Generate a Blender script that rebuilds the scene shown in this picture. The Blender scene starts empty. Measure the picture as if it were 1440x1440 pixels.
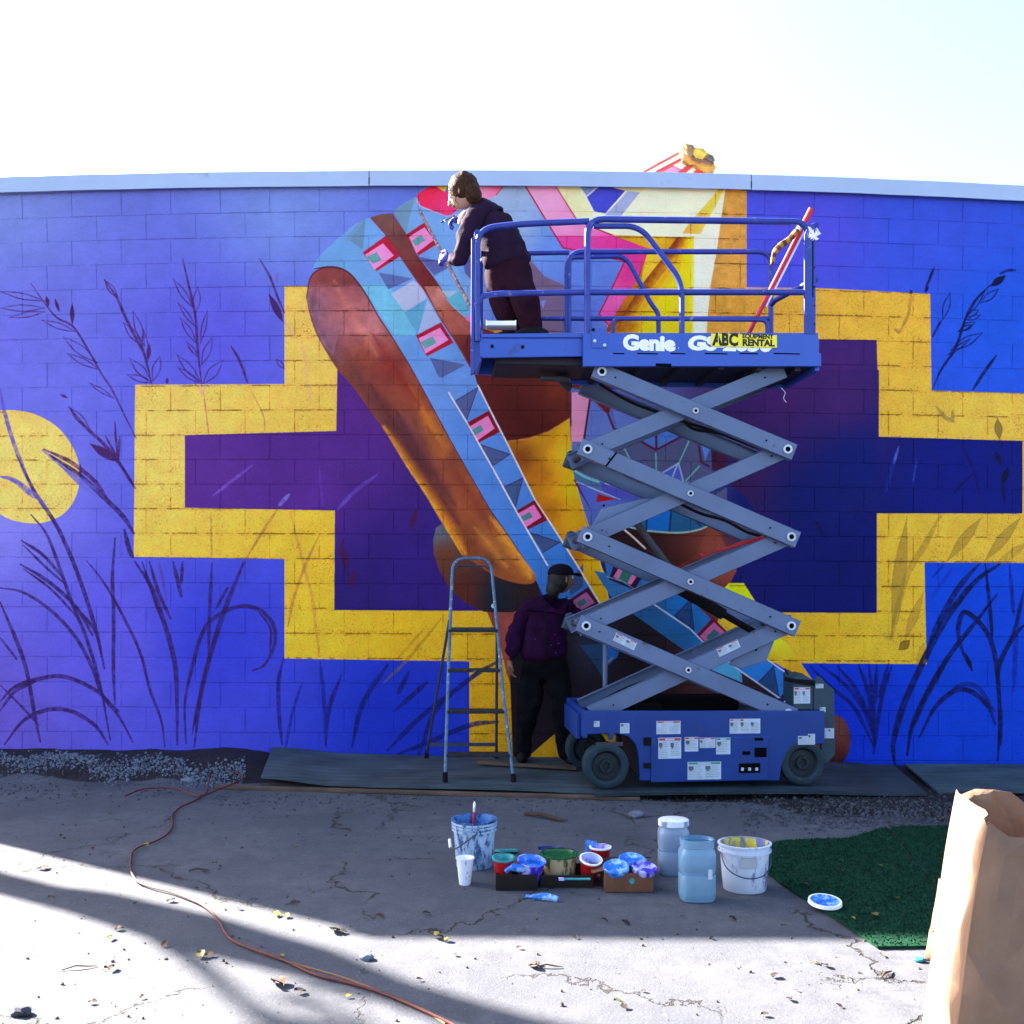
import bpy, bmesh, math, random
import numpy as np
from mathutils import Vector, Matrix, Euler
random.seed(7); rng = np.random.default_rng(7)
R = math.radians
scene = bpy.context.scene
col = scene.collection
# ---------------------------------------------------------------- camera, sky, sun
FPX, HOR, CX, EYE = 1300.0, 825.0, 720.0, 1.40      # focal length and horizon row for a 1440 px frame
WALL_Y = 7.56
cam_d = bpy.data.cameras.new('camera'); cam = bpy.data.objects.new('camera', cam_d); col.objects.link(cam)
cam.location = (0, 0, EYE); cam.rotation_euler = (R(90), 0, 0)
cam_d.sensor_width = 36; cam_d.lens = FPX/1440*36; cam_d.shift_y = (HOR-720)/1440
cam_d.clip_end = 3000; cam_d.clip_start = .05
scene.camera = cam
SUN = Vector((-.862*.851, .507*.851, .5255)).normalized()   # towards the sun: behind the wall, to the left
world = bpy.data.worlds.new('World'); scene.world = world; world.use_nodes = True
wn = world.node_tree.nodes; wn.clear()
sky = wn.new('ShaderNodeTexSky'); sky.sky_type = 'NISHITA'; sky.sun_disc = False
sky.sun_elevation = math.asin(SUN.z); sky.sun_rotation = math.atan2(SUN.x, SUN.y)
sky.air_density = 1.0; sky.dust_density = 2.6; sky.ozone_density = 1.3
bg = wn.new('ShaderNodeBackground'); bg.inputs['Strength'].default_value = SKY_STRENGTH = .05
wo = wn.new('ShaderNodeOutputWorld')
world.node_tree.links.new(sky.outputs[0], bg.inputs[0]); world.node_tree.links.new(bg.outputs[0], wo.inputs[0])
sun_d = bpy.data.lights.new('sun', 'SUN'); sun_d.energy = 5.0; sun_d.angle = R(.5); sun_d.color = (1, .91, .80)
sun = bpy.data.objects.new('sun', sun_d); col.objects.link(sun); sun.location = (-8, 6, 12)
sun.rotation_euler = SUN.to_track_quat('Z', 'Y').to_euler()
scene.view_settings.view_transform = 'Standard'; scene.view_settings.look = 'None'
scene.view_settings.gamma = 1; scene.view_settings.exposure = 3.68
scene.render.engine = 'CYCLES'; scene.cycles.max_bounces = 8
# ---------------------------------------------------------------- helpers
def ray(px, py): return Vector(((px-CX)/FPX, 1, (HOR-py)/FPX))
def at(px, py, y):                                  # the point seen at px,py at distance y
    r = ray(px, py); return Vector((r.x*y, y, EYE+r.z*y))
def gz(x, y):                                       # height of the yard
    t = min(1, max(0, (x-2.2)/1.2))*min(1, max(0, (y-6.0)/.9))
    return -.06*t*t*(3-2*t)
def G(px, py, z=0.0):                               # point on the ground
    y = (EYE-z)*FPX/(py-HOR); return Vector(((px-CX)/FPX*y, y, z))
def sr(c):
    return tuple(((v/255)/12.92 if v/255 <= .04045 else ((v/255+.055)/1.055)**2.4) for v in c)
def tag(o, label=None, cat=None, group=None, kind=None):
    if label: o['label'] = label
    if cat: o['category'] = cat
    if group: o['group'] = group
    if kind: o['kind'] = kind
    return o
def empty(name, loc=(0, 0, 0), rot=(0, 0, 0), label=None, cat=None, group=None):
    o = bpy.data.objects.new(name, None); col.objects.link(o); o.location = loc; o.rotation_euler = rot
    o.empty_display_size = .1
    return tag(o, label, cat, group)
class MB:
    def __init__(s): s.v = []; s.f = []; s.m = []
    def add(s, vs, fs, m=0):
        b = len(s.v); s.v += [tuple(v) for v in vs]; s.f += [tuple(b+i for i in f) for f in fs]; s.m += [m]*len(fs); return s
    def box(s, c, d, rot=None, m=0):
        hx, hy, hz = d[0]/2, d[1]/2, d[2]/2
        vs = [Vector((x, y, z)) for x in (-hx, hx) for y in (-hy, hy) for z in (-hz, hz)]
        if rot is not None:
            M = rot if isinstance(rot, Matrix) else Euler(rot).to_matrix()
            vs = [M @ v for v in vs]
        c = Vector(c)
        return s.add([v+c for v in vs], [(0,1,3,2),(4,6,7,5),(0,4,5,1),(2,3,7,6),(0,2,6,4),(1,5,7,3)], m)
    def bx(s, x0, x1, y0, y1, z0, z1, m=0):
        return s.box(((x0+x1)/2, (y0+y1)/2, (z0+z1)/2), (abs(x1-x0), abs(y1-y0), abs(z1-z0)), None, m)
    def bar(s, a, b, w, t, side=(0, 1, 0), m=0):    # bar from a to b; t thick along side, w wide across
        a, b = Vector(a), Vector(b); d = b-a; L = d.length; d.normalize()
        sd = Vector(side).normalized(); n = d.cross(sd).normalized(); sd = n.cross(d)
        M = Matrix((d, sd, n)).transposed()
        return s.box((a+b)/2, (L, t, w), M, m)
    def tube(s, pts, r, n=8, m=0, cap=True, closed=False):
        pts = [Vector(p) for p in pts]; k = len(pts); rs = r if isinstance(r, (list, tuple)) else [r]*k
        up = None; vs = []
        for i, p in enumerate(pts):
            if closed: d = (pts[(i+1) % k]-pts[i-1])
            else: d = (pts[min(i+1, k-1)]-pts[max(i-1, 0)])
            if d.length < 1e-9: d = Vector((0, 0, 1))
            d.normalize()
            if up is None:
                up = Vector((0, 0, 1)) if abs(d.z) < .9 else Vector((1, 0, 0))
            u = d.cross(up).normalized(); w = u.cross(d).normalized(); up = w
            for j in range(n):
                a = 2*math.pi*j/n; vs.append(p+(u*math.cos(a)+w*math.sin(a))*rs[i])
        fs = []
        for i in range(k if closed else k-1):
            i2 = (i+1) % k
            for j in range(n):
                j2 = (j+1) % n; fs.append((i*n+j, i*n+j2, i2*n+j2, i2*n+j))
        if cap and not closed: fs += [tuple(range(n))[::-1], tuple((k-1)*n+j for j in range(n))]
        return s.add(vs, fs, m)
    def lathe(s, prof, c=(0, 0, 0), n=24, m=0, sx=1, sy=1, M=None, ms=None):
        c = Vector(c); vs = []; k = len(prof)
        for r, z in prof:
            for j in range(n):
                a = 2*math.pi*j/n; v = Vector((r*math.cos(a)*sx, r*math.sin(a)*sy, z))
                vs.append((M @ v if M is not None else v)+c)
        b = len(s.v); s.v += [tuple(v) for v in vs]
        for i in range(k-1):
            for j in range(n):
                j2 = (j+1) % n; s.f.append((b+i*n+j, b+i*n+j2, b+(i+1)*n+j2, b+(i+1)*n+j)); s.m.append(ms[i] if ms else m)
        return s
    def disc(s, c, r, n=24, m=0, M=None, z=0, sx=1, sy=1):
        c = Vector(c); vs = []
        for j in range(n):
            a = 2*math.pi*j/n; v = Vector((r*math.cos(a)*sx, r*math.sin(a)*sy, z)); vs.append((M @ v if M is not None else v)+c)
        return s.add(vs, [tuple(range(n))], m)
    def prism(s, pts, f, m=0):                      # outline pts; f(p, side) -> point for side 0 and 1
        n = len(pts); vs = [f(p, 0) for p in pts]+[f(p, 1) for p in pts]
        fs = [tuple(range(n)), tuple(range(2*n-1, n-1, -1))]+[(i, n+i, n+(i+1) % n, (i+1) % n) for i in range(n)]
        return s.add(vs, fs, m)
    def build(s, name, mats, parent=None, smooth=False, bevel=0, seg=2, mesh_only=False, auto=None):
        me = bpy.data.meshes.new(name); me.from_pydata([tuple(v) for v in s.v], [], s.f)
        mats = mats if isinstance(mats, (list, tuple)) else [mats]
        for m in mats: me.materials.append(m)
        me.polygons.foreach_set('material_index', s.m)
        bm = bmesh.new(); bm.from_mesh(me); bmesh.ops.recalc_face_normals(bm, faces=bm.faces)
        bm.to_mesh(me); bm.free()
        if smooth:
            me.polygons.foreach_set('use_smooth', [True]*len(me.polygons))
            try: me.set_sharp_from_angle(angle=R(auto or 40))
            except Exception: pass
        me.update()
        if mesh_only: return me
        o = bpy.data.objects.new(name, me); col.objects.link(o)
        if parent is not None: o.parent = parent
        if bevel:
            b = o.modifiers.new('bevel', 'BEVEL'); b.width = bevel; b.segments = seg; b.limit_method = 'ANGLE'; b.angle_limit = R(40)
        return o
def link(name, me, parent=None, loc=None, rot=None):
    o = bpy.data.objects.new(name, me); col.objects.link(o); o.parent = parent
    if loc is not None: o.location = loc
    if rot is not None: o.rotation_euler = rot
    return o
def fillet(pts, r, n=5):
    pts = [Vector(p) for p in pts]; out = [pts[0]]
    for i in range(1, len(pts)-1):
        a, p, b = pts[i-1], pts[i], pts[i+1]; da = (a-p); db = (b-p)
        rr = min(r, da.length*.49, db.length*.49); A = p+da.normalized()*rr; B = p+db.normalized()*rr
        for k in range(n+1):
            t = k/n; out.append(A*(1-t)**2+p*2*t*(1-t)+B*t*t)
    out.append(pts[-1]); return out
def smooth_path(pts, n=6):
    pts = [Vector(p) for p in pts]; out = []
    P = [pts[0]*2-pts[1]]+pts+[pts[-1]*2-pts[-2]]
    for i in range(1, len(P)-2):
        a, b, c, d = P[i-1:i+3]
        for k in range(n):
            t = k/n; out.append(.5*((2*b)+(c-a)*t+(2*a-5*b+4*c-d)*t*t+(3*b-a-3*c+d)*t**3))
    out.append(pts[-1]); return out
def mat(name, color, rough=.6, metal=0, noise=.12, nscale=14, bump=.0, bscale=60, spec=.4, dirt=None, dirt_amt=.0, dscale=4, trans=0, coord='Object', alpha=1, ior=1.45, sub=0):
    m = bpy.data.materials.new(name); m.use_nodes = True; nt = m.node_tree; N = nt.nodes; L = nt.links
    b = N['Principled BSDF']; b.inputs['Roughness'].default_value = rough; b.inputs['Metallic'].default_value = metal
    b.inputs['Specular IOR Level'].default_value = spec; b.inputs['Transmission Weight'].default_value = trans; b.inputs['IOR'].default_value = ior
    tc = N.new('ShaderNodeTexCoord'); out = tc.outputs[coord]
    n1 = N.new('ShaderNodeTexNoise'); n1.inputs['Scale'].default_value = nscale; n1.inputs['Detail'].default_value = 6; L.new(out, n1.inputs['Vector'])
    mr = N.new('ShaderNodeMapRange'); mr.inputs['From Min'].default_value = .3; mr.inputs['From Max'].default_value = .7
    mr.inputs['To Min'].default_value = 1-noise; mr.inputs['To Max'].default_value = 1+noise; L.new(n1.outputs['Fac'], mr.inputs['Value'])
    mul = N.new('ShaderNodeVectorMath'); mul.operation = 'SCALE'; mul.inputs[0].default_value = color[:3]; L.new(mr.outputs[0], mul.inputs['Scale'])
    c = mul.outputs[0]
    if dirt is not None:
        n2 = N.new('ShaderNodeTexNoise'); n2.inputs['Scale'].default_value = dscale; n2.inputs['Detail'].default_value = 8; n2.inputs['Roughness'].default_value = .7; L.new(out, n2.inputs['Vector'])
        r2 = N.new('ShaderNodeMapRange'); r2.inputs['From Min'].default_value = .62-dirt_amt*.3; r2.inputs['From Max'].default_value = .70-dirt_amt*.3; L.new(n2.outputs['Fac'], r2.inputs['Value'])
        mx = N.new('ShaderNodeMix'); mx.data_type = 'RGBA'; L.new(r2.outputs[0], mx.inputs[0]); L.new(c, mx.inputs[6]); mx.inputs[7].default_value = (*dirt[:3], 1); c = mx.outputs[2]
    L.new(c, b.inputs['Base Color'])
    if bump:
        n3 = N.new('ShaderNodeTexNoise'); n3.inputs['Scale'].default_value = bscale; n3.inputs['Detail'].default_value = 5; L.new(out, n3.inputs['Vector'])
        bp = N.new('ShaderNodeBump'); bp.inputs['Strength'].default_value = bump; bp.inputs['Distance'].default_value = .01; L.new(n3.outputs['Fac'], bp.inputs['Height']); L.new(bp.outputs[0], b.inputs['Normal'])
    return m
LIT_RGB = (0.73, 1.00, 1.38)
# ---------------------------------------------------------------- mural paint, worked out in code (no file is read)
TX0, TY0, TX1, TY1, TS = -60, 225, 1540, 1105, 2     # extent of the painted picture on the wall, in 1/172 m units; samples per unit
TW, TH = (TX1-TX0)*TS, (TY1-TY0)*TS
CR = dict(A=(0,220,3), B=(0,640,3), C=(400,230,4.8), D=(620,230,4.8), E=(860,180,4.8), F=(1100,240,4.235), G=(460,480,4), H=(780,480,4),
          I=(560,760,4), J=(780,820,3.4286), K=(1120,560,2.5719), Z=(800,560,7.2), P=(0,0,1))
def vnoise(h, w, cell, seed=0, aspect=1):
    g = np.random.default_rng(seed); gh, gw = int(h/cell)+3, int(w/(cell*aspect))+3
    a = g.random((gh, gw)).astype(np.float32)
    y = np.arange(h, dtype=np.float32)/cell; x = np.arange(w, dtype=np.float32)/(cell*aspect)
    yi, xi = y.astype(int), x.astype(int); fy, fx = (y-yi), (x-xi); fy = (fy*fy*(3-2*fy))[:, None]; fx = (fx*fx*(3-2*fx))[None, :]
    a00 = a[yi][:, xi]; a01 = a[yi][:, xi+1]; a10 = a[yi+1][:, xi]; a11 = a[yi+1][:, xi+1]
    return (a00*(1-fx)+a01*fx)*(1-fy)+(a10*(1-fx)+a11*fx)*fy
def fbm(h, w, cell, seed=0, oct=4, aspect=1):
    s = 0; t = 0; amp = 1
    for k in range(oct):
        s = s+amp*vnoise(h, w, max(cell/2**k, 1.01), seed+k, aspect); t += amp; amp *= .55
    return s/t
def T(crop, p):
    x0, y0, k = CR[crop]; return ((x0+p[0]/k-TX0)*TS, (y0+p[1]/k-TY0)*TS)
def cov(pts, x0, x1, y0, y1):
    acc = np.zeros((y1-y0, x1-x0), np.float32)
    for sy in (.25, .75):
        ys = np.arange(y0, y1)+sy
        for sx in (.25, .75):
            xs = np.arange(x0, x1)+sx; ins = np.zeros(acc.shape, bool)
            for i in range(len(pts)):
                (ax, ay), (bx, by) = pts[i], pts[(i+1) % len(pts)]
                if ay == by: continue
                rows = ((ys >= min(ay, by)) & (ys < max(ay, by)))
                if not rows.any(): continue
                xc = ax+(ys[rows]-ay)*(bx-ax)/(by-ay)
                ins[rows] ^= xs[None, :] >= xc[:, None]
            acc += ins
    return acc/4
def idw(ctrl, x0, x1, y0, y1, p=2.2):
    # smooth paint gradient through colour swatches, evaluated coarsely and enlarged
    st = 8; ys = np.arange(y0, y1+st, st); xs = np.arange(x0, x1+st, st); X, Y = np.meshgrid(xs, ys)
    num = np.zeros(X.shape+(3,)); den = np.zeros(X.shape)
    for (cx, cy, c) in ctrl:
        tx, ty = (cx-TX0)*TS, (cy-TY0)*TS; w = 1/((X-tx)**2+(Y-ty)**2+900)**(p/2); num += w[..., None]*np.array(c, float); den += w
    a = (num/den[..., None]).astype(np.float32)
    yy = (np.arange(y1-y0))/st; xx = (np.arange(x1-x0))/st; yi = yy.astype(int); xi = xx.astype(int); fy = (yy-yi)[:, None, None]; fx = (xx-xi)[None, :, None]
    return (a[yi][:, xi]*(1-fx)+a[yi][:, xi+1]*fx)*(1-fy)+(a[yi+1][:, xi]*(1-fx)+a[yi+1][:, xi+1]*fx)*fy
img = np.zeros((TH, TW, 3), np.float32)
GRAIN = fbm(TH, TW, 10, 3, 4)
def put(x0, x1, y0, y1, a, c):
    img[y0:y1, x0:x1] = img[y0:y1, x0:x1]*(1-a[..., None])+c*a[..., None]
def poly(crop, pts, c, alpha=1, ctrl=None, mottle=0, mseed=0, mcell=60):
    q = [T(crop, p) for p in pts]; xs = [p[0] for p in q]; ys = [p[1] for p in q]
    x0, x1, y0, y1 = max(0, int(min(xs))-1), min(TW, int(max(xs))+2), max(0, int(min(ys))-1), min(TH, int(max(ys))+2)
    if x1 <= x0 or y1 <= y0: return
    a = cov(q, x0, x1, y0, y1)*alpha
    colr = idw([( *((T(crop, (u, v))[0]/TS+TX0), (T(crop, (u, v))[1]/TS+TY0)), cc) for u, v, cc in ctrl], x0, x1, y0, y1) if ctrl else np.array(c, np.float32)
    if mottle:
        n = fbm(y1-y0, x1-x0, mcell, mseed+11, 5)[..., None]; colr = colr*(1+(n-.5)*mottle*2)
    put(x0, x1, y0, y1, a, colr)
def cat(pts, n=8, closed=False):
    P = np.array(pts, float)
    if len(P) < 3: return [tuple(P[0]*(1-t)+P[-1]*t) for t in np.linspace(0, 1, n)]
    Q = np.vstack([2*P[0]-P[1], P, 2*P[-1]-P[-2]]); out = []
    for i in range(1, len(Q)-2):
        a, b, c, d = Q[i-1:i+3]
        for k in range(n):
            t = k/n; out.append(tuple(.5*(2*b+(c-a)*t+(2*a-5*b+4*c-d)*t*t+(3*b-a-3*c+d)*t**3)))
    out.append(tuple(P[-1])); return out
BOLD = [1.0]
def stroke(crop, pts, w, c, alpha=.9, taper=(.4, .4), dry=.35, smooth=True):
    q = [T(crop, p) for p in pts]; q = cat(q) if smooth else q
    w = w*TS/2*BOLD[0]; xs = [p[0] for p in q]; ys = [p[1] for p in q]; pad = int(w)+3
    x0, x1, y0, y1 = max(0, int(min(xs))-pad), min(TW, int(max(xs))+pad), max(0, int(min(ys))-pad), min(TH, int(max(ys))+pad)
    if x1 <= x0 or y1 <= y0: return
    best = np.full((y1-y0, x1-x0), -9., np.float32); n = len(q)-1
    for i in range(n):
        (ax, ay), (bx, by) = q[i], q[i+1]
        t0 = i/n; wt = w*(taper[0]+(1-taper[0])*min(1, t0/.25))*(taper[1]+(1-taper[1])*min(1, (1-t0)/.25))
        sx0, sx1 = max(x0, int(min(ax, bx)-w-2)), min(x1, int(max(ax, bx)+w+3)); sy0, sy1 = max(y0, int(min(ay, by)-w-2)), min(y1, int(max(ay, by)+w+3))
        if sx1 <= sx0 or sy1 <= sy0: continue
        X, Y = np.meshgrid(np.arange(sx0, sx1)+.5, np.arange(sy0, sy1)+.5); dx, dy = bx-ax, by-ay; L2 = dx*dx+dy*dy+1e-6
        tt = np.clip(((X-ax)*dx+(Y-ay)*dy)/L2, 0, 1); dd = np.hypot(X-ax-tt*dx, Y-ay-tt*dy); s = (wt-dd).astype(np.float32)
        v = best[sy0-y0:sy1-y0, sx0-x0:sx1-x0]; np.maximum(v, s, out=v)
    a = np.clip(best+.5, 0, 1)*alpha
    if dry: a = a*(1-dry*np.clip((GRAIN[y0:y1, x0:x1]-.42)*6, 0, 1))
    put(x0, x1, y0, y1, a, np.array(c, np.float32))
def leaf(crop, a, b, w, c, alpha=.85, fill=False, lw=1.6):
    ax, ay = a; bx, by = b; dx, dy = bx-ax, by-ay; L = math.hypot(dx, dy)+1e-6; nx, ny = -dy/L*w*CR[crop][2]/2, dx/L*w*CR[crop][2]/2
    m1 = (ax+dx*.5+nx, ay+dy*.5+ny); m2 = (ax+dx*.5-nx, ay+dy*.5-ny)
    if fill: poly(crop, cat([a, m1, b])+cat([b, m2, a])[1:-1], c, alpha)
    stroke(crop, [a, m1, b], lw, c, alpha); stroke(crop, [a, m2, b], lw, c, alpha*.85)
def paint():
    full = (0, TW, 0, TH)
    def glow(pts, w, c, a):                          # blended brush passes, wide and thin to narrow and strong
        for k, al in ((1, .16), (.72, .22), (.45, .30), (.22, .35)): stroke('P', pts, w*k, c, al*a, (.3, .3), .25)
    def within(crop, shape, fn):                     # paint that stays inside an outline
        keep = img.copy(); fn(); mk = cov([T(crop, p) for p in shape], 0, TW, 0, TH)[..., None]; img[:] = keep*(1-mk)+img*mk
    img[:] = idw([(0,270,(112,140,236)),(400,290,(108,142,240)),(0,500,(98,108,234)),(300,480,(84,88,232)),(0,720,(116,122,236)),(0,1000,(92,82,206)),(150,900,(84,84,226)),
                  (300,900,(46,58,212)),(560,1000,(20,44,190)),(720,300,(90,120,235)),(1150,330,(74,80,238)),(1300,320,(52,84,236)),(1400,450,(28,86,238)),(1350,850,(0,66,222)),(1400,1000,(0,58,210)),(1180,1000,(6,44,205))], *full)  # lens flare haze at the left is mixed into these blues
    Y1 = (226,186,84)
    outer = [(400,402),(656,402),(656,262),(1050,262),(1050,404),(1150,405),(1308,413),(1310,549),(1508,555),(1508,792),(1300,791),(1303,934),(1052,932),(1052,1105),(660,1105),(660,930),(400,926),(400,786),(188,783),(190,541),(400,540)]
    poly('P', outer, None, ctrl=[(220,600,(234,198,104)),(430,450,(232,194,98)),(420,880,(222,182,48)),(600,890,(212,172,34)),(700,1000,(190,152,24)),(1035,330,(206,158,66)),(1250,440,(222,180,64)),(1400,580,(226,190,78)),(1400,750,(214,180,62)),(1270,880,(214,180,50)),(1150,900,(212,174,40))], mottle=.06, mcell=34)  # light fall-off is mixed in too: paler upper left, dimmer foot
    poly('P', cat([(0,577),(20,577),(48,582),(80,600),(102,628),(112,660),(108,695),(90,722),(60,735),(28,734),(0,723),(-40,690),(-50,640),(-30,590)]), (232,200,112), mottle=.08)
    poly('P', [(260,612),(473,606),(475,471),(1233,478),(1236,614),(1438,620),(1438,722),(1233,722),(1233,862),(470,858),(471,718),(260,714)], None,
         ctrl=[(300,650,(80,42,148)),(440,680,(76,38,144)),(520,560,(76,36,136)),(560,800,(40,22,122)),(500,840,(34,22,108)),(1180,520,(62,32,116)),(1080,560,(58,24,100)),(1150,680,(4,20,112)),(1200,800,(2,16,104)),(1350,670,(2,20,130))], mottle=.05, mcell=80)
    # pits and unpainted pores showing as dark specks, heavier where the yellow is thin
    yel = (img[..., 0] > 150) & (img[..., 2] < 130)
    sp = vnoise(TH, TW, 2.6, 50)*.6+vnoise(TH, TW, 1.6, 51)*.4; big = fbm(TH, TW, 60, 52, 3)
    m = np.clip((sp+big*.45-.98)*9, 0, 1)*yel*.6; img[:] = img*(1-m[..., None])+np.array((126,98,44), np.float32)*m[..., None]
    fine = vnoise(TH, TW, 2.0, 53); img[:] = img*(1+((fine-.5)*.16*yel+(fine-.5)*.03)[..., None])
    # ---------------- reed drawings, left
    BOLD[0] = 1.15; V = (42,24,92); V2 = (60,28,98); BL = (92,96,214)
    S = lambda c, pts, w=3, colr=V, al=.85, **k: stroke(c, pts, w, colr, al, **k)
    S('A', [(1400/3*3-1400,0),(0,960)], 1) if False else None
    S('A', [(0,980),(30,1120),(80,1270),(150,1440)], 5, (78,76,196)); S('B', [(70,0),(150,160),(240,300),(320,480),(400,720),(440,900)], 5, V)
    S('A', [(0,1350),(60,1370),(140,1440)], 4, (84,86,200)); S('B', [(0,90),(60,105),(150,170),(200,230)], 5, (84,84,200))
    S('B', [(130,250),(200,340),(260,500),(310,640),(360,760),(420,960),(465,1200)], 4.2)
    S('B', [(90,360),(180,420),(260,510)], 4); S('B', [(100,380),(190,470),(270,540)], 3)
    S('B', [(85,460),(200,530),(320,640),(390,760)], 4.5); S('B', [(100,480),(220,570),(330,690)], 3)
    S('A', [(130,535),(190,620),(240,680),(310,720),(380,830),(430,920),(470,980),(520,1080),(575,1190)], 2.6, V2)
    for a, b, w in [((0,570),(190,610),8),((0,640),(190,640),9),((40,680),(190,655),7),((175,690),(320,740),8),((265,760),(410,870),12),((280,830),(420,900),8),((375,955),(480,1020),5),((255,1005),(285,1018),3)]:
        leaf('A', a, b, w, V2, .75, w < 5)
    leaf('A', (305,620),(305,710), 5, V2, .9, True); leaf('A', (195,590),(205,630), 4, V2, .9, True); leaf('A', (232,600),(250,655), 3, V2, .9, True)
    S('A', [(440,520),(490,590),(530,680),(570,760),(610,840),(640,960)], 3.4, V2)
    for a, b, w, f in [((440,520),(500,600),8,0),((520,700),(600,800),10,0),((560,650),(610,800),10,0),((605,730),(620,860),8,0),((545,850),(640,950),11,0),((535,920),(640,955),8,0),((675,840),(645,950),11,0),((630,790),(625,860),5,1),((705,935),(705,958),3,1)]: leaf('A', a, b, w, V2, .85, f)
    S('A', [(770,430),(800,560),(825,680),(835,820),(850,960)], 3.2, V2)
    for a, b, w in [((730,515),(815,640),8),((835,550),(825,660),10),((750,615),(825,720),6),((760,680),(830,790),8),((875,650),(845,790),6),((785,780),(840,850),5),((895,765),(850,880),10),((745,835),(845,950),10),((940,860),(855,960),13),((750,890),(845,958),7)]: leaf('A', a, b, w, V2, .85)
    S('A', [(1095,432),(1140,510),(1170,590),(1200,660)], 3, V2); leaf('A', (1135,580),(1195,700), 9, V2, .9, True); leaf('A', (1172,485),(1168,540), 3, (110,100,190), .8, True); leaf('A', (1165,855),(1200,895), 6, V2, .9)
    S('A', [(975,800),(1010,860),(1045,955)], 3.2, V2); S('A', [(1060,990),(1110,1090),(1118,1160)], 2, (150,120,120), .7); S('A', [(860,1000),(880,1165)], 2.2, (140,110,110), .75); S('A', [(840,960),(855,1000),(868,962)], 3, (170,150,180), .7)
    S('A', [(1275,770),(1290,880),(1310,1040)], 4, (190,165,150), .55); S('A', [(1200,690),(1240,760)], 4, (180,160,150), .6)
    S('A', [(290,1055),(360,1140),(440,1215),(500,1290),(560,1380)], 4.2, V2); leaf('A', (292,1058),(380,1150), 9, V2, .9); leaf('A', (378,1210),(500,1290), 11, V2, .9, True); S('A', [(485,1120),(490,1200),(500,1280)], 3, V2); S('A', [(445,1180),(500,1280)], 3, V2); S('A', [(505,1180),(500,1280)], 3, V2)
    S('A', [(180,1240),(260,1300),(340,1380),(420,1440)], 6, BL); S('A', [(185,1235),(300,1290),(400,1370),(450,1440)], 5, V2); S('A', [(340,1300),(338,1350)], 3, V2)
    S('B', [(210,0),(330,80),(440,180),(520,260),(565,330)], 6, V); S('B', [(260,50),(400,140)], 4, BL); S('B', [(480,0),(520,60),(570,140)], 4, V)
    S('B', [(525,315),(545,400),(560,430)], 6); S('B', [(570,450),(640,560),(690,700),(730,840),(745,960),(748,1220)], 6); S('B', [(600,450),(650,600),(680,690)], 4)
    S('B', [(630,450),(670,580),(720,690)], 4.5); S('B', [(670,450),(690,540),(705,620)], 4, (70,60,170)); S('B', [(730,450),(765,595)], 5); S('B', [(770,450),(765,540)], 4)
    S('B', [(485,350),(475,520),(480,680),(478,900),(485,1050)], 4.6); S('B', [(365,445),(440,540),(520,680),(590,830),(630,980),(680,1120),(695,1230)], 3.6)
    S('B', [(0,560),(100,580),(220,660),(320,770),(390,900),(430,1010),(500,1100),(560,1210)], 4.4); S('B', [(320,640),(400,740),(430,850)], 4)
    S('B', [(0,620),(60,760),(110,900),(140,1060),(170,1210)], 5); S('B', [(0,770),(70,860)], 3); S('B', [(0,970),(100,1070),(165,1140)], 3)
    S('B', [(0,1040),(60,980),(160,945),(270,935),(400,990),(500,1080)], 5); S('B', [(0,1080),(60,1000),(150,955)], 4); S('B', [(20,1220),(100,1120),(200,1075),(300,1080),(400,1140),(455,1220)], 5)
    S('B', [(895,455),(885,640),(880,840)], 4.5); S('B', [(890,240),(893,450)], 2.4, (120,90,70), .55)
    S('B', [(785,1215),(780,1050),(810,900),(850,760),(900,690),(1000,640),(1090,650),(1150,710),(1160,790),(1120,880),(1065,910)], 5); S('B', [(1090,660),(1140,730),(1140,830)], 3)
    S('B', [(820,1230),(850,1000),(900,800),(960,620),(1030,450)], 6); S('B', [(1030,450),(1110,320),(1170,230)], 3.4, (130,96,70), .6); S('B', [(1220,165),(1180,210)], 5, (110,120,220), .8); S('B', [(810,1180),(830,1080),(870,900),(910,760)], 4)
    S('B', [(910,650),(960,560)], 4)
    S('B', [(1225,240),(1280,460),(1320,620),(1345,850)], 4, (150,118,80), .5); S('B', [(1350,330),(1290,460),(1240,600),(1215,720)], 4, (140,105,70), .6)
    S('B', [(1195,860),(1175,960),(1178,1100),(1190,1220)], 5, (28,24,120)); S('B', [(1350,870),(1365,1010),(1375,1225)], 5, (24,28,140), .8); S('B', [(1440,930),(1390,1060),(1375,1150)], 6, (24,20,110), .8)
    S('B', [(1065,42),(990,100),(900,170)], 4, (110,84,206), .75); S('B', [(1348,50),(1352,130),(1362,210)], 3, (90,60,180), .5)
    S('P', [(530,668),(500,690),(475,716)], 5, (96,76,206), .7); S('P', [(620,700),(600,735),(578,760)], 2, (40,30,110), .6)
    S('P', [(484,755),(480,780),(494,822)], 3, (50,16,70), .8)
    for a, b in [((480,765),(490,800)),((498,800),(494,828)),((586,715),(578,745))]: leaf('P', a, b, 7, (60,18,72), .8, True)
    S('P', [(470,968),(462,1010),(458,1050)], 2.6, (24,20,110), .8); S('P', [(622,868),(575,925),(540,960)], 4, (130,104,40), .5); S('P', [(600,880),(560,925)], 3, (130,104,40), .45)
    for p in [[(495,1050),(510,990),(545,935)],[(590,1060),(612,1000),(660,955),(700,930)],[(575,945),(560,975)],[(545,1055),(590,1010),(640,970)],[(560,1060),(600,1045),(660,1020),(700,1015)],[(555,1000),(600,960)]]: S('P', p, 6, (14,22,104), .85)
    S('P', [(425,960),(412,1000),(400,1060)], 4, (20,22,120), .6)
    # ---------------- reeds, right
    N1 = (10,10,62); OL = (136,120,50)
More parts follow.
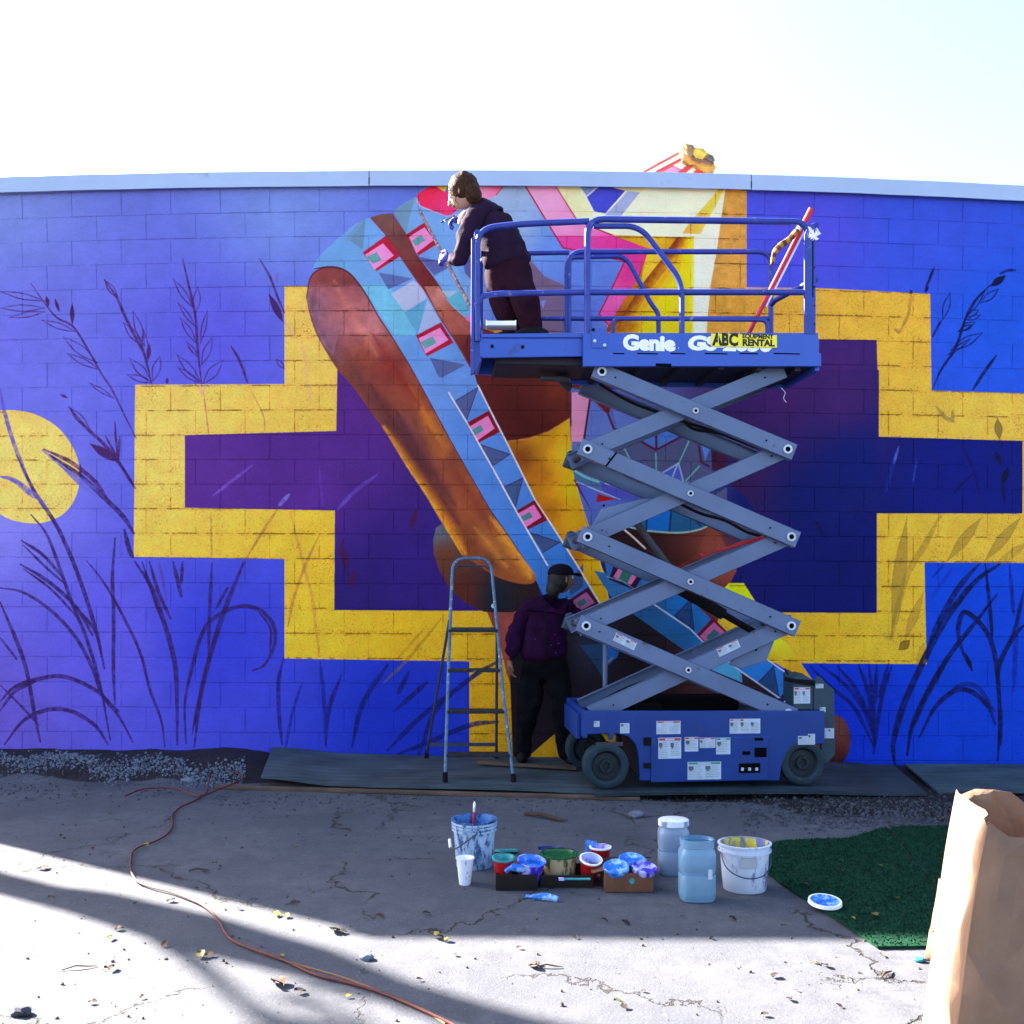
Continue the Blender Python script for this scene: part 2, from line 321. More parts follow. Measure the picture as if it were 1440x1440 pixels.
    S('F', [(905,575),(880,640),(855,700)], 3.4, N1); leaf('F', (850,725),(870,690), 3, N1, .9, True)
    S('F', [(770,710),(760,800),(750,860),(700,960)], 4, (136,106,60), .6); S('F', [(700,970),(670,940)], 4, (136,106,80), .6); S('F', [(770,712),(765,730)], 3, N1)
    leaf('F', (1000,725),(955,890), 9, N1, .9); S('F', [(950,890),(920,940),(895,990)], 3, N1)
    S('F', [(895,1300),(950,1180),(1030,1060),(1100,860),(1160,760),(1240,680)], 3.2, N1)
    leaf('F', (1240,690),(1330,625), 9, N1, .95, True); S('F', [(1295,615),(1340,595),(1390,592)], 3.4, N1)
    for a, b, w in [((1180,790),(1290,705),9),((1110,860),(1210,710),5),((1090,870),(1170,830),8),((1100,890),(1180,860),6),((1050,955),(1150,900),9),((1045,960),(1130,915),5),((1000,1070),(1195,965),12),((985,1100),(1120,1000),5)]: leaf('F', a, b, w, N1, .9)
    S('F', [(1275,1100),(1210,1190),(1135,1305)], 4, N1)
    S('K', [(505,30),(540,70),(570,85)], 5, (120,110,70), .8); S('K', [(565,45),(565,80)], 4, (120,110,80), .7); leaf('K', (727,70),(735,150), 10, (112,96,52), .75, True)
    S('K', [(0,45),(60,90),(140,180)], 5, (60,80,200), .8); S('K', [(0,160),(80,230),(110,300)], 4, (40,14,80), .6); S('K', [(0,340),(60,430),(100,500)], 5, (8,8,60), .7)
    S('K', [(250,80),(258,200),(265,300)], 2.4, (60,70,190), .6); S('K', [(365,185),(345,250),(322,340)], 5, (20,40,150), .8); S('K', [(370,175),(352,235)], 3, (90,120,230), .7); S('K', [(435,220),(422,300)], 2.4, (60,80,210), .6)
    S('K', [(600,170),(640,260),(662,350)], 3, (0,10,80), .7); S('K', [(640,270),(570,340)], 4, (0,10,70), .7); leaf('K', (765,250),(745,310), 8, (2,4,50), .95, True); leaf('K', (720,190),(740,240), 6, (2,4,60), .9, True); S('K', [(745,300),(752,380)], 4, (4,6,70), .7); S('K', [(745,155),(742,180)], 2, (0,0,60), .7)
    leaf('K', (400,425),(345,850), 18, OL, .62, True); S('K', [(345,850),(340,870)], 4, OL, .6)
    S('K', [(520,425),(470,520),(400,640),(360,790),(345,860)], 8, OL, .62); leaf('K', (670,430),(545,590), 14, OL, .55, True); leaf('K', (812,430),(680,590), 14, OL, .6, True); S('K', [(823,530),(740,590)], 10, OL, .5)
    leaf('K', (460,700),(390,880), 12, (150,128,52), .6, True); leaf('K', (370,910),(410,875), 12, (96,76,30), .7, True); S('K', [(460,890),(440,960)], 8, OL, .5)
    S('K', [(735,600),(650,660),(560,770),(500,870),(440,990),(380,1130),(350,1250),(355,1320)], 8, N1, .85); S('K', [(660,600),(590,680),(520,800),(470,920)], 7, N1, .75)
    S('K', [(725,710),(640,820),(560,920),(480,1050),(420,1180),(400,1290)], 6, N1, .85); S('K', [(540,960),(470,1080),(415,1200)], 6, N1, .6)
    S('K', [(635,985),(595,900),(585,830),(605,775),(650,800),(700,870),(725,980),(735,1150),(728,1310)], 6, N1, .85); leaf('K', (610,920),(635,985), 5, N1, .9, True); S('K', [(740,1100),(738,1250)], 5, N1, .7)
    S('K', [(682,600),(700,760),(708,880)], 4.6, N1, .85); S('K', [(770,600),(785,780)], 5, (6,24,130), .7); S('K', [(823,690),(800,800),(790,960),(785,1060)], 6, (6,24,130), .6)
    S('K', [(823,820),(780,870),(735,960),(725,1030)], 6, N1, .85); S('K', [(823,700),(790,830),(740,960)], 4, N1, .7)
    S('K', [(445,1225),(500,1120),(570,1060),(630,1060),(690,1110),(720,1180)], 6, N1, .8); S('K', [(520,1090),(600,1035),(660,1050),(715,1130)], 5, N1, .5)
    for p in [[(50,970),(130,1050),(210,1120),(280,1260)],[(85,965),(180,1040),(250,1140),(285,1250)],[(150,970),(220,1060),(275,1180)],[(225,965),(260,1070),(282,1240)],[(262,965),(275,1080),(284,1200)],[(290,965),(285,1100)],[(345,965),(310,1080),(290,1200),(278,1285)],[(330,965),(300,1080)]]: S('K', p, 5, (10,16,92), .8)
    S('K', [(490,650),(530,605)], 3, (20,20,120), .7); S('K', [(490,720),(560,620)], 5, (6,40,170), .6); S('K', [(0,250),(100,280)], 2, (4,4,60), .5)
    # ---------------- the figure: sky-blue beaded straps over brown limbs
    BOLD[0] = 1.0; LB = (112,164,240); BR = (128,64,44)
    poly('P', [(613,742),(609,760),(610,780),(618,803),(633,830),(655,848),(680,860),(712,864),(760,850),(756,800),(700,780),(650,770),(625,735)], None, ctrl=[(612,750,(84,104,140)),(622,780,(96,50,30)),(650,830,(80,34,26)),(700,840,(16,26,50)),(740,830,(40,26,30))])
    poly('P', [(685,861),(712,861),(730,861),(730,1000),(712,945),(704,910),(694,882)], (136,70,70), mottle=.2)
    # sky-blue ground of upper right panel
    poly('D', [(330,150),(1040,150),(1240,660),(1070,1010),(1150,1140),(700,1140),(200,1100),(40,800),(0,640),(0,300)], None, ctrl=[(500,200,(152,186,238)),(520,420,(140,180,238)),(760,560,(92,140,240)),(1000,720,(88,128,235)),(900,1000,(84,116,228)),(620,1100,(86,120,230))], mottle=.03)
    poly('D', [(560,600),(620,670),(700,760),(830,820),(880,850),(870,1040),(830,1140),(690,1140),(600,900)], (112,98,142), mottle=.06)
    poly('D', [(670,930),(710,920),(690,980)], (110,140,235))
    # brown stripe opening into the big brown limb
    poly('P', [(521,306),(536,301),(552,300),(560,312),(571,328),(587,359),(610,390),(619,403),(633,428),(646,440),(664,455),(700,470),(840,470),(860,560),(803,545),(803,589),(772,606),(740,617),(712,621),(691,580),(672,542),(642,482),(619,447),(600,413),(564,363),(542,332)], None,
         ctrl=[(540,310,(112,80,84)),(580,350,(112,62,66)),(600,385,(100,30,36)),(630,440,(150,76,58)),(655,450,(150,78,60)),(650,480,(104,40,40)),(700,500,(86,24,24)),(740,520,(90,34,24)),(790,545,(128,58,28)),(740,600,(72,20,16)),(700,560,(84,26,20))], mottle=.12, mcell=30)
    poly('P', [(664,455),(840,470),(860,560),(803,545),(803,589),(772,606),(740,617),(712,621),(672,542),(650,490)], (54,14,34), .30)
    poly('C', [(945,830),(1040,825),(1120,950),(1180,1010),(1265,1080),(1265,1155),(1110,1155),(1050,1040)], None, .8, ctrl=[(960,850,(176,110,110)),(1060,900,(214,170,176)),(1100,1000,(160,84,64)),(1200,1100,(160,90,90))], mottle=.15, mcell=14)
    poly('P', [(712,621),(740,618),(772,607),(801,588),(805,655),(815,697),(824,732),(837,780),(850,805),(856,845),(844,850),(820,812),(791,762),(752,702)], None,
         ctrl=[(800,600,(216,184,30)),(770,620,(200,150,20)),(795,640,(244,224,40)),(762,668,(170,100,14)),(736,645,(104,44,16)),(800,690,(250,214,6)),(794,730,(236,186,6)),(776,722,(150,80,10)),(832,790,(240,196,6)),(808,780,(140,76,14)),(845,830,(220,172,10))], mottle=.08, mcell=20)
    stroke('P', [(714,620),(740,617),(772,606),(801,588)], 2.2, (206,140,50), .8); stroke('P', [(803,600),(807,660),(818,705),(828,740),(842,785),(856,842)], 2.6, (230,224,150), .75, dry=0)
    # second strap (upper)
    poly('P', [(553,298),(562,290),(583,277),(592,281),(612,290),(650,300),(668,330),(664,455),(646,440),(633,428),(619,403),(610,390),(587,359),(571,328)], None, ctrl=[(590,300,(112,168,244)),(620,320,(110,166,244)),(600,380,(98,146,240)),(640,420,(120,176,240)),(655,380,(104,156,236))], mottle=.03)
    poly('C', [(735,325),(780,290),(885,222),(850,340),(820,470)], (104,150,196)); poly('C', [(905,628),(1150,680),(1010,755)], (84,98,176)); poly('C', [(1010,765),(1160,690),(1200,780),(1090,850)], (110,170,246))
    poly('C', [(1060,860),(1170,860),(1110,910)], (150,190,236)); poly('C', [(1090,915),(1185,860),(1245,985),(1200,1010)], (90,178,220)); poly('C', [(1180,560),(1270,650),(1270,790),(1220,740)], (80,90,170)); poly('C', [(1220,1050),(1265,1010),(1265,1080)], (216,110,190))
    def motif(c, red, pk, gr, rc=(164,22,60), pc=(224,142,224), gc=(90,160,176)):
        poly(c, red, rc); poly(c, pk, pc, mottle=.04); poly(c, gr, gc)
    motif('C', [(820,480),(945,398),(1030,545),(905,622)], [(840,495),(945,430),(1010,515),(892,605)], [(860,520),(922,480),(952,520),(885,560)])
    # red patch and pink patches at the top
    poly('C', [(892,222),(905,200),(985,150),(1030,150),(1140,220),(1180,300),(1130,345),(1095,352),(920,285)], None, ctrl=[(950,200,(232,44,74)),(930,260,(216,36,96)),(1050,280,(240,60,150)),(1110,330,(224,60,130))]); stroke('C', [(895,230),(915,285),(1095,355)], 1.4, (236,170,226), .9)
    poly('C', [(1015,150),(1110,150),(1080,190)], (248,214,80))
    poly('D', [(230,150),(420,150),(370,215),(320,240),(200,240)], None, ctrl=[(240,190,(240,170,230)),(400,170,(240,90,150)),(300,210,(240,150,210))]); stroke('D', [(425,150),(370,215)], 1.8, (206,30,60), .9)
    # pink ribbon with red outline
    poly('D', [(570,150),(775,150),(925,390),(1180,490),(1405,570),(1340,760),(1290,900),(1190,1060),(1150,1115),(1070,1010),(1235,660),(1080,625),(825,570),(720,400)], None,
         ctrl=[(660,200,(236,170,228)),(760,300,(240,170,230)),(860,430,(242,176,232)),(960,470,(238,160,226)),(900,540,(216,70,170)),(1150,560,(206,44,160)),(1330,620,(206,44,150)),(1260,760,(200,44,140)),(1180,920,(222,110,196)),(1150,1020,(214,80,190))], mottle=.03)
    poly('D', [(770,488),(1180,490),(1405,570),(1395,600),(1240,655),(1080,625),(825,570)], (208,52,160), .75)
    RL = (172,16,60)
    for p in [[(570,150),(720,400),(825,570),(920,588),(1080,625),(1240,660),(1150,850),(1068,1015),(1155,1120)], [(775,150),(925,390),(1180,490),(1408,572),(1340,760)]]: stroke('D', p, 2, RL, .95, (1, 1), 0, False)
    # cream ground, blue lozenge
    cream = [(240,243,220),(246,246,226)]
    poly('D', [(785,150),(2230//1,150),(1925,150),(1905,400),(1870,640),(1830,900),(1800,1140),(1150,1140),(1300,900),(1345,760),(1412,570),(1180,486),(930,388)], (240,243,226), mottle=.025)
    poly('D', [(775,150),(935,150),(1020,330),(940,385),(925,388)], (240,240,190), .7)
    poly('D', [(935,150),(1065,150),(985,222)], (126,158,236)); poly('D', [(1068,150),(1165,150),(1170,165),(1245,183),(1112,337),(1035,322),(985,226)], (66,76,222)); poly('D', [(1260,185),(1345,195),(1215,355),(1108,348)], (156,180,240))
    stroke('D', [(980,226),(1068,150)], 2, (250,250,250), .9); stroke('D', [(1100,352),(1255,185)], 2.4, (250,250,250), .9); poly('D', [(1165,150),(1500,150),(1340,190),(1180,170)], (246,238,180), .8)
    # ochre edge of the stem right of the cream
    poly('E', [(770,396),(912,396),(905,1078),(660,1078),(705,860),(735,640)], (204,158,74), mottle=.12, mcell=14)
    poly('E', [(670,1075),(905,1075),(905,1400),(630,1400)], (206,160,62), mottle=.12, mcell=14)
    # yellow sweep
    poly('E', cat([(722,398),(700,440),(650,500),(540,625),(478,712)])+[(600,715)]+cat([(600,715),(640,640),(700,530),(765,402)]), None, ctrl=[(740,420,(246,214,70)),(640,540,(246,196,40)),(680,540,(250,240,130)),(540,680,(214,150,60)),(590,690,(248,230,110))])
    poly('E', [(0,722),(440,735),(565,732),(555,1400),(330,1400),(-60,1400),(60,1200),(190,1000),(250,815)], None,
         ctrl=[(350,760,(236,224,40)),(240,900,(226,200,20)),(480,760,(150,60,36)),(380,900,(136,50,20)),(260,1030,(120,50,20)),(520,800,(248,214,10)),(470,1000,(252,220,0)),(430,1100,(240,190,0)),(200,1180,(214,130,20)),(400,1300,(240,214,10)),(120,1290,(150,70,20)),(20,1350,(120,40,20)),(220,1340,(196,140,10)),(530,1000,(254,232,30)),(535,1300,(250,236,90))])
    wedge = [(445,735),(562,735),(555,1400),(-60,1400),(0,1370),(60,1290),(200,1060)]
    def wedge_paint():
        poly('E', wedge, (250,218,4), mottle=.05)
        e = lambda pts: [(860+u/4.8, 180+v/4.8) for u, v in pts]
        glow(e([(460,735),(330,900),(200,1070),(60,1290),(-10,1380)]), 60, (170,90,10), 1.1); glow(e([(450,740),(310,910),(190,1075),(50,1295)]), 30, (110,40,20), 1.2); glow(e([(480,740),(400,850)]), 26, (120,44,30), .8)
        glow(e([(20,1360),(140,1340)]), 40, (130,70,16), .8); glow(e([(545,760),(545,1380)]), 12, (255,244,120), .8)
    within('E', wedge, wedge_paint)
    poly('E', [(185,1080),(250,820),(385,830)], (232,216,60), .7); poly('E', [(555,735),(600,716),(735,650),(705,860),(665,1080),(640,1400),(550,1400)], (238,240,238), .9, mottle=.02)
    # sky-blue long strap: plain inner strip and patterned outer strip
    poly('P', cat([(440,378),(446,365),(455,354),(470,340),(484,328),(500,315),(521,306)])+[(542,332),(564,363),(587,397),(600,413),(619,447),(642,482),(667,526),(672,542),(712,620),(752,702),(791,762),(820,812),(850,860),(866,900),(790,900),(765,840),(751,810),(735,782),(710,745),(690,717),(667,677),(640,630),(610,575),(580,520),(556,480),(532,445),(518,420),(505,400),(492,385),(478,377),(462,374)], None,
         ctrl=[(470,360,(102,158,236)),(520,340,(110,160,240)),(560,400,(104,150,240)),(560,430,(110,186,240)),(600,470,(92,150,236)),(620,560,(96,146,236)),(600,520,(94,148,236)),(660,600,(78,134,236)),(700,690,(70,128,228)),(760,780,(52,120,222)),(800,830,(44,110,214)),(840,880,(36,90,190))], mottle=.03)
    poly('C', [(300,560),(420,480),(560,600),(700,790),(640,820),(500,810),(460,740),(350,700),(230,680)], (96,160,232), .5)
    poly('C', [(510,818),(700,818),(830,1010),(890,1140),(880,1160),(740,1160),(640,1000)], (104,196,240), .7, mottle=.08, mcell=12)
    for c, p, k in [('C', [(440,520),(548,372),(530,580),(500,560)], (96,140,190)), ('C', [(395,520),(500,400),(550,370),(440,520)], (98,150,206)), ('C', [(635,735),(868,775),(700,850)], (84,108,184)), ('C', [(720,880),(870,790),(925,822),(962,912),(812,1000)], (166,186,238)), ('C', [(810,1008),(965,915),(888,1140)], (88,166,222)),
                    ('C', [(965,915),(1055,1070),(900,1150)], (150,180,240)), ('C', [(980,1310),(1222,1360),(1070,1440),(1040,1440)], (78,98,168)), ('G', [(578,92),(775,130),(642,207)], (78,98,168)), ('G', [(718,335),(848,258),(785,445)], (76,92,160)), ('G', [(858,578),(1030,637),(925,705)], (66,86,152)), ('G', [(993,820),(1102,766),(1058,935)], (58,86,148)), ('G', [(1138,1073),(1312,1130),(1214,1188)], (54,80,140)),
                    ('G', [(1360,1360),(1440,1250),(1440,1380),(1370,1430)], (50,74,130)), ('C', [(548,372),(580,366),(690,485),(530,590)], (104,164,244)), ('C', [(630,730),(790,632),(880,770)], (104,160,240))]: poly(c, p, k)
    motif('C', [(528,600),(682,488),(778,628),(622,727)], [(545,615),(665,538),(738,620),(608,717)], [(555,632),(622,595),(655,650),(600,677)], (172,24,58))
    motif('C', [(888,1160),(1057,1072),(1142,1210),(960,1302)], [(905,1180),(1050,1108),(1107,1190),(953,1282)], [(918,1205),(1000,1165),(1027,1210),(950,1252)])
    motif('G', [(783,460),(912,388),(972,510),(846,574)], [(800,480),(905,418),(942,490),(843,560)], [(810,500),(865,468),(880,500),(828,532)], (120,10,36), (212,128,208), (76,140,166))
    motif('G', [(1062,955),(1172,890),(1242,1005),(1123,1062)], [(1075,968),(1163,918),(1207,988),(1120,1045)], [(1090,985),(1140,958),(1157,990),(1105,1012)], (110,8,36), (206,118,206), (64,130,150))
    motif('I', [(960,335),(1068,262),(1134,360),(1015,412)], [(983,338),(1058,290),(1107,350),(1015,400)], [(1003,350),(1045,325),(1062,350),(1020,377)], (60,16,50), (150,86,160), (44,104,120))
    DK = (44,30,84)
    for p in [[(860,580),(1028,635),(925,705)], [(993,820),(1102,768),(1058,932)], [(1140,1075),(1310,1130),(1214,1188)], [(720,335),(848,260),(785,440)]]: stroke('G', p, 1.2, DK, .8, (1, 1), 0, False)
    stroke('P', [(442,378),(462,375),(478,377),(492,385),(505,400),(518,420),(532,445),(556,482),(580,522),(610,577),(640,632),(667,679),(690,718)], 2.4, (84,24,44), .9, (.6, .3), 0)
    stroke('C', [(585,370),(690,490),(790,640),(900,800),(960,880),(1050,1040),(1160,1210),(1280,1420)], 1.6, (140,30,50), .8, (1, 1), 0)
    WH = (226,226,248)
    for p in [[(631,552),(657,595),(691,655),(725,717),(770,795)], [(672,542),(692,582),(712,621),(752,702),(791,762),(812,795),(845,851),(870,895)]]: stroke('P', p, 2.2, WH, .95, (1, 1), .15, False)
    # left brown limb
    limb = cat([(433,402),(436,390),(446,380),(462,376),(478,378),(492,386),(505,402),(518,422),(532,447),(556,482),(580,522),(610,577),(640,632),(667,679),(690,719),(710,747),(735,784),(754,812),(740,822),(700,812),(668,792),(650,780),(635,755),(615,722),(597,692),(572,655),(547,615),(522,580),(497,545),(475,520),(460,497),(445,470),(436,445),(431,420)], 4)
    poly('P', limb, None,
         ctrl=[(455,385,(132,60,60)),(490,400,(110,50,60)),(445,430,(116,92,130)),(480,430,(176,94,92)),(520,460,(190,124,140)),(465,470,(108,80,112)),(500,455,(176,104,106)),(510,500,(130,62,46)),(545,520,(122,42,40)),(490,520,(96,54,52)),(530,560,(116,60,54)),(575,560,(136,66,44)),(560,600,(100,62,70)),(620,640,(140,76,56)),(590,640,(82,44,58)),(585,670,(130,76,56)),(640,680,(134,70,50)),(610,705,(140,80,44)),(660,700,(150,78,48)),(635,740,(130,70,44)),(690,740,(152,92,50)),(665,745,(110,58,40)),(700,765,(160,100,52)),(655,770,(100,50,30)),(715,785,(160,96,50)),(690,790,(90,46,32)),(740,805,(150,90,40))], mottle=.16, mcell=26)
    keep = img.copy()
    def glow(pts, w, c, a):                          # blended brush passes, wide and thin to narrow and strong
        for k, al in ((1, .16), (.72, .22), (.45, .30), (.22, .35)): stroke('P', pts, w*k, c, al*a, (.3, .3), .25)
    glow([(540,600),(572,650),(600,694),(618,724),(640,758),(654,778)], 26, (226,158,30), 1.1)
    glow([(594,575),(612,608),(624,640)], 34, (206,140,44), .9); glow([(575,540),(596,578),(612,612)], 18, (190,110,40), .6)
    glow([(690,728),(712,758),(738,792),(746,812)], 26, (224,168,50), 1.0); glow([(668,742),(690,768),(712,796)], 20, (196,140,60), .7)
    glow([(558,580),(585,630),(610,668),(640,710)], 26, (74,38,60), .8); glow([(500,520),(520,560),(545,596)], 24, (80,50,58), .6); glow([(524,470),(556,520),(590,570)], 18, (120,34,36), .6)
    glow([(470,395),(500,450),(530,500)], 20, (206,130,110), .5); glow([(440,420),(450,465),(480,510)], 20, (110,90,126), .6); glow([(640,660),(668,706),(690,745)], 14, (120,60,40), .6)
    glow([(520,540),(560,605),(600,668),(645,735)], 30, (70,32,44), .7); glow([(600,600),(650,680),(700,750)], 24, (112,50,44), .6); glow([(445,400),(440,440),(465,490)], 16, (84,50,70), .7)
    q_ = [T('P', p) for p in limb]; mk = cov(q_, 0, TW, 0, TH)[..., None]; img[:] = keep*(1-mk)+img*mk
    poly('C', [(160,818),(500,818),(560,905),(700,1140),(360,1150),(330,1300),(260,1220),(200,1080),(155,930)], (206,150,190), .20, mottle=.3, mcell=16)
    stroke('P', [(431,420),(436,392),(447,380),(462,376),(480,378),(494,387),(508,404)], 2, (80,30,50), .85, (.6, .6), 0)
    stroke('P', [(547,615),(572,655),(597,692),(615,722),(635,755),(650,780)], 3, (232,178,50), .7, (.2, .4), .3)
    # ---------------- middle, behind the lift
    poly('P', [(803,545),(830,552),(1080,520),(1080,760),(1000,800),(830,745),(815,697),(805,655)], None, ctrl=[(830,600,(92,124,220)),(900,600,(76,90,160)),(980,640,(70,86,150)),(1040,560,(66,24,80)),(1060,700,(10,20,110)),(900,700,(60,90,190)),(850,700,(80,110,214))])
    poly('P', [(1010,520),(1236,520),(1236,720),(1075,745),(1050,700),(1012,670),(1000,640)], None, ctrl=[(1100,560,(58,26,104)),(1180,560,(60,30,112)),(1150,700,(4,20,110)),(1040,660,(50,24,90)),(1200,650,(6,22,116))])
    poly('Z', [(30,-60),(215,-60),(150,440),(25,440)], (228,150,204), mottle=.04); poly('Z', [(225,30),(400,180),(452,320),(170,440)], (92,124,222)); poly('Z', [(430,70),(760,190),(1000,260),(700,400),(490,300)], (92,122,220)); poly('Z', [(230,0),(700,60),(1000,200),(760,190),(430,70),(400,170)], (108,30,36))
    SL = (74,86,142)
    poly('Z', [(400,540),(650,420),(880,540),(1200,380),(1320,440),(1335,680),(1440,740),(1480,800),(1180,880),(1440,1000),(1600,900),(1600,1100),(900,1000)], SL); poly('Z', [(690,400),(875,320),(880,500)], (70,116,220)); poly('Z', [(900,320),(960,290),(1145,370),(900,500)], (66,120,224))
    poly('Z', [(920,770),(1110,658),(1165,865)], (64,92,214)); poly('Z', [(1340,450),(1430,495),(1380,640)], (70,130,236)); poly('Z', [(1440,500),(1600,520),(1560,760),(1450,730)], (56,20,60))
    for p in [[(650,395),(880,525),(1160,380)], [(880,320),(885,510)], [(400,170),(455,310),(500,330)], [(1310,440),(1340,650),(1420,690)], [(215,0),(150,440)], [(60,830),(130,960),(220,1110)]]: stroke('Z', p, 3, (74,20,54), .9, (1, 1), 0, False)
    for p in [[(540,470),(620,620)], [(880,560),(885,750)], [(1230,400),(1115,655)], [(1320,690),(1180,840)]]: stroke('Z', p, 2, (100,196,206), .8, (1, 1), 0, False)
    for p in [[(915,775),(1110,658),(1165,868),(1210,858)], [(1100,665),(1045,810)], [(80,850),(330,950),(520,1020)], [(290,840),(350,940)], [(370,860),(570,1000)], [(1390,970),(1440,920)]]: stroke('Z', p, 2.2, (156,190,246), .85, (1, 1), 0, False)
    poly('Z', [(40,720),(300,840),(350,940),(60,830)], (70,110,170)); stroke('Z', [(50,730),(170,800),(300,845)], 3.4, (110,200,220), .85, (1, 1), 0); poly('Z', [(80,850),(330,960),(280,1060),(220,1120)], (74,100,220)); poly('Z', [(310,850),(720,1000),(520,1020),(350,950)], (72,80,206)); poly('Z', [(290,968),(480,1022),(280,1055)], (150,24,30))
    # lower middle: bowl-shaped teal, brown limb, yellow leaf
    poly('P', [(830,745),(1080,730),(1075,780),(1035,800),(1000,900),(900,860),(850,800)], None, ctrl=[(880,750,(40,20,24)),(900,780,(26,12,16)),(990,760,(110,56,50)),(1010,800,(134,70,60)),(950,800,(60,26,24)),(1060,745,(6,24,110))])
    poly('Z', [(560,1290),(800,1190),(1040,1110),(1200,1150),(1440,1290),(1300,1335),(1100,1362),(780,1345)], (26,90,150)); poly('Z', [(800,1200),(1030,1120),(1015,1340),(785,1335)], (14,104,214)); stroke('Z', [(590,1300),(780,1340),(1100,1362),(1300,1335),(1430,1285)], 2.6, (150,206,214), .85, (.8, .8), 0)
    for p in [[(790,1210),(785,1335)], [(1035,1125),(1020,1345)], [(1220,1180),(1330,1290)]]: stroke('Z', p, 2.6, (30,30,90), .85, (1, 1), 0, False)
    poly('H', [(860,1040),(930,1080),(980,1200),(1025,1290),(960,1400),(880,1440),(700,1440),(640,1300),(800,1200)], None, ctrl=[(900,1080,(120,62,54)),(960,1200,(140,74,64)),(1000,1300,(130,66,60)),(760,1300,(80,34,34)),(900,1400,(110,56,60))], mottle=.1)
    stroke('H', [(380,1050),(440,1100),(510,1165)], 2.6, (220,220,240), .9, (1, 1), 0, False); stroke('H', [(510,1165),(580,1210)], 3, (60,60,100), .6)
    poly('J', [(840,0),(912,0),(970,92),(1062,245),(1130,300),(1245,470),(1160,445),(1040,370),(1000,330),(900,180),(800,150),(760,90)], None, ctrl=[(880,40,(252,238,0)),(940,120,(246,226,10)),(1060,280,(250,240,40)),(1120,370,(240,220,60)),(1060,400,(214,140,20)),(1200,440,(226,170,10)),(1150,420,(200,110,30))])
    poly('J', [(-60,120),(120,150),(560,30),(700,120),(900,430),(1160,610),(1300,700),(1000,720),(400,640),(100,640),(-200,900),(-220,300)], None, ctrl=[(0,400,(20,12,22)),(400,350,(14,14,30)),(700,450,(70,40,50)),(500,520,(40,20,26)),(1000,640,(30,24,40)),(150,330,(40,50,80))])
    poly('J', [(120,300),(240,290),(245,480),(200,400)], (32,70,120)); poly('J', [(250,300),(310,330),(300,360),(250,400)], (30,90,190))
    # second long strap, lower right
    poly('J', [(190,-60),(520,10),(640,60),(820,240),(1020,370),(1162,468),(1162,612),(1080,552),(900,428),(715,284),(650,342),(380,150),(280,80)], None, ctrl=[(450,60,(36,84,150)),(500,150,(30,86,150)),(600,100,(20,112,220)),(620,260,(24,84,150)),(760,250,(30,110,214)),(950,420,(36,120,224)),(1100,500,(40,110,220)),(300,20,(44,110,190))])
    poly('J', [(645,340),(715,284),(900,428),(905,480),(760,420)], (70,160,226))
    for p in [[(578,158),(655,80),(672,225)], [(978,482),(1056,400),(1082,552)]]: poly('J', p, (30,66,130)); stroke('J', p+[p[0]], 1.3, (16,24,80), .8, (1, 1), 0, False)
    motif('J', [(682,252),(762,166),(838,240),(726,294)], [(700,255),(768,188),(822,238),(730,286)], [(728,262),(768,222),(796,240),(748,276)], (90,10,50), (170,90,160), (40,100,120))
    poly('J', [(1085,550),(1162,468),(1162,500),(1110,568)], (40,10,40)); poly('J', [(1100,560),(1165,500),(1165,600),(1130,590)], (150,70,150))
    stroke('P', [(917,848),(970,884),(988,902),(1042,944),(1095,981),(1120,998)], 2.2, (180,196,240), .9, (1, 1), 0, False); stroke('J', [(1025,368),(1160,464)], 1.8, (230,230,240), .8, (1, 1), 0, False)
    poly('H', [(280,1240),(420,1240),(560,1290),(620,1400),(450,1440),(300,1340)], (44,110,200)); motif('H', [(330,1265),(500,1310),(450,1400),(305,1340)], [(360,1275),(470,1310),(430,1370),(330,1325)], [(385,1280),(440,1298),(405,1370),(360,1335)], (40,16,60), (190,110,190), (40,110,110)); stroke('H', [(280,1320),(380,1350),(450,1395)], 2, (130,180,220), .8)
    poly('P', cat([(1178,1006),(1189,1014),(1196,1035),(1195,1052),(1188,1068),(1172,1078),(1140,1078),(1140,1006)], 4), None, ctrl=[(1186,1028,(130,90,92)),(1190,1045,(90,44,44)),(1184,1066,(40,8,12)),(1194,1030,(50,20,30))], mottle=.1)
    # paint missing along the mortar joints, mostly on the yellow
    yel = ((img[..., 0] > 150) & (img[..., 2] < 130)); jm = fbm(TH, TW, 30, 60, 3); jn = vnoise(TH, TW, 3, 61); X_ = (np.arange(TW)+.5)/TS+TX0; Y_ = (np.arange(TH)+.5)/TS+TY0
    for k in range(25):
        d = np.clip(X_-CX, -900, 900); v = 262+35.0*k; cy = v+.005*d+3.3e-5*max(0, 1-(v-243)/520)*d*d
        for col_i in [slice(a_, a_+200) for a_ in range(0, TW, 200)]:
            y_c = cy[col_i].mean(); r0, r1 = int((y_c-6-TY0)*TS), int((y_c+6-TY0)*TS)
            if r0 < 0 or r1 > TH: continue
            dist = np.abs(Y_[r0:r1, None]-cy[None, col_i]+(jn[r0:r1, col_i]-.5)*1.6)
            al = np.clip(1.5-dist, 0, 1)*np.clip((jm[r0:r1, col_i]-.40)*7, 0, 1)*(.08+.40*yel[r0:r1, col_i]); img[r0:r1, col_i] *= (1-al[..., None]*.75)
            al = np.clip(1-np.abs(dist-3), 0, 1)*np.clip((jn[r0:r1, col_i]-.62)*6, 0, 1)*yel[r0:r1, col_i]*.5; img[r0:r1, col_i] *= (1-al[..., None]*.6)
        off = 35 if k % 2 else 0; r0, r1 = int((v-TY0)*TS), int((v+35-TY0)*TS)
        if r0 < 0 or r1 > TH: continue
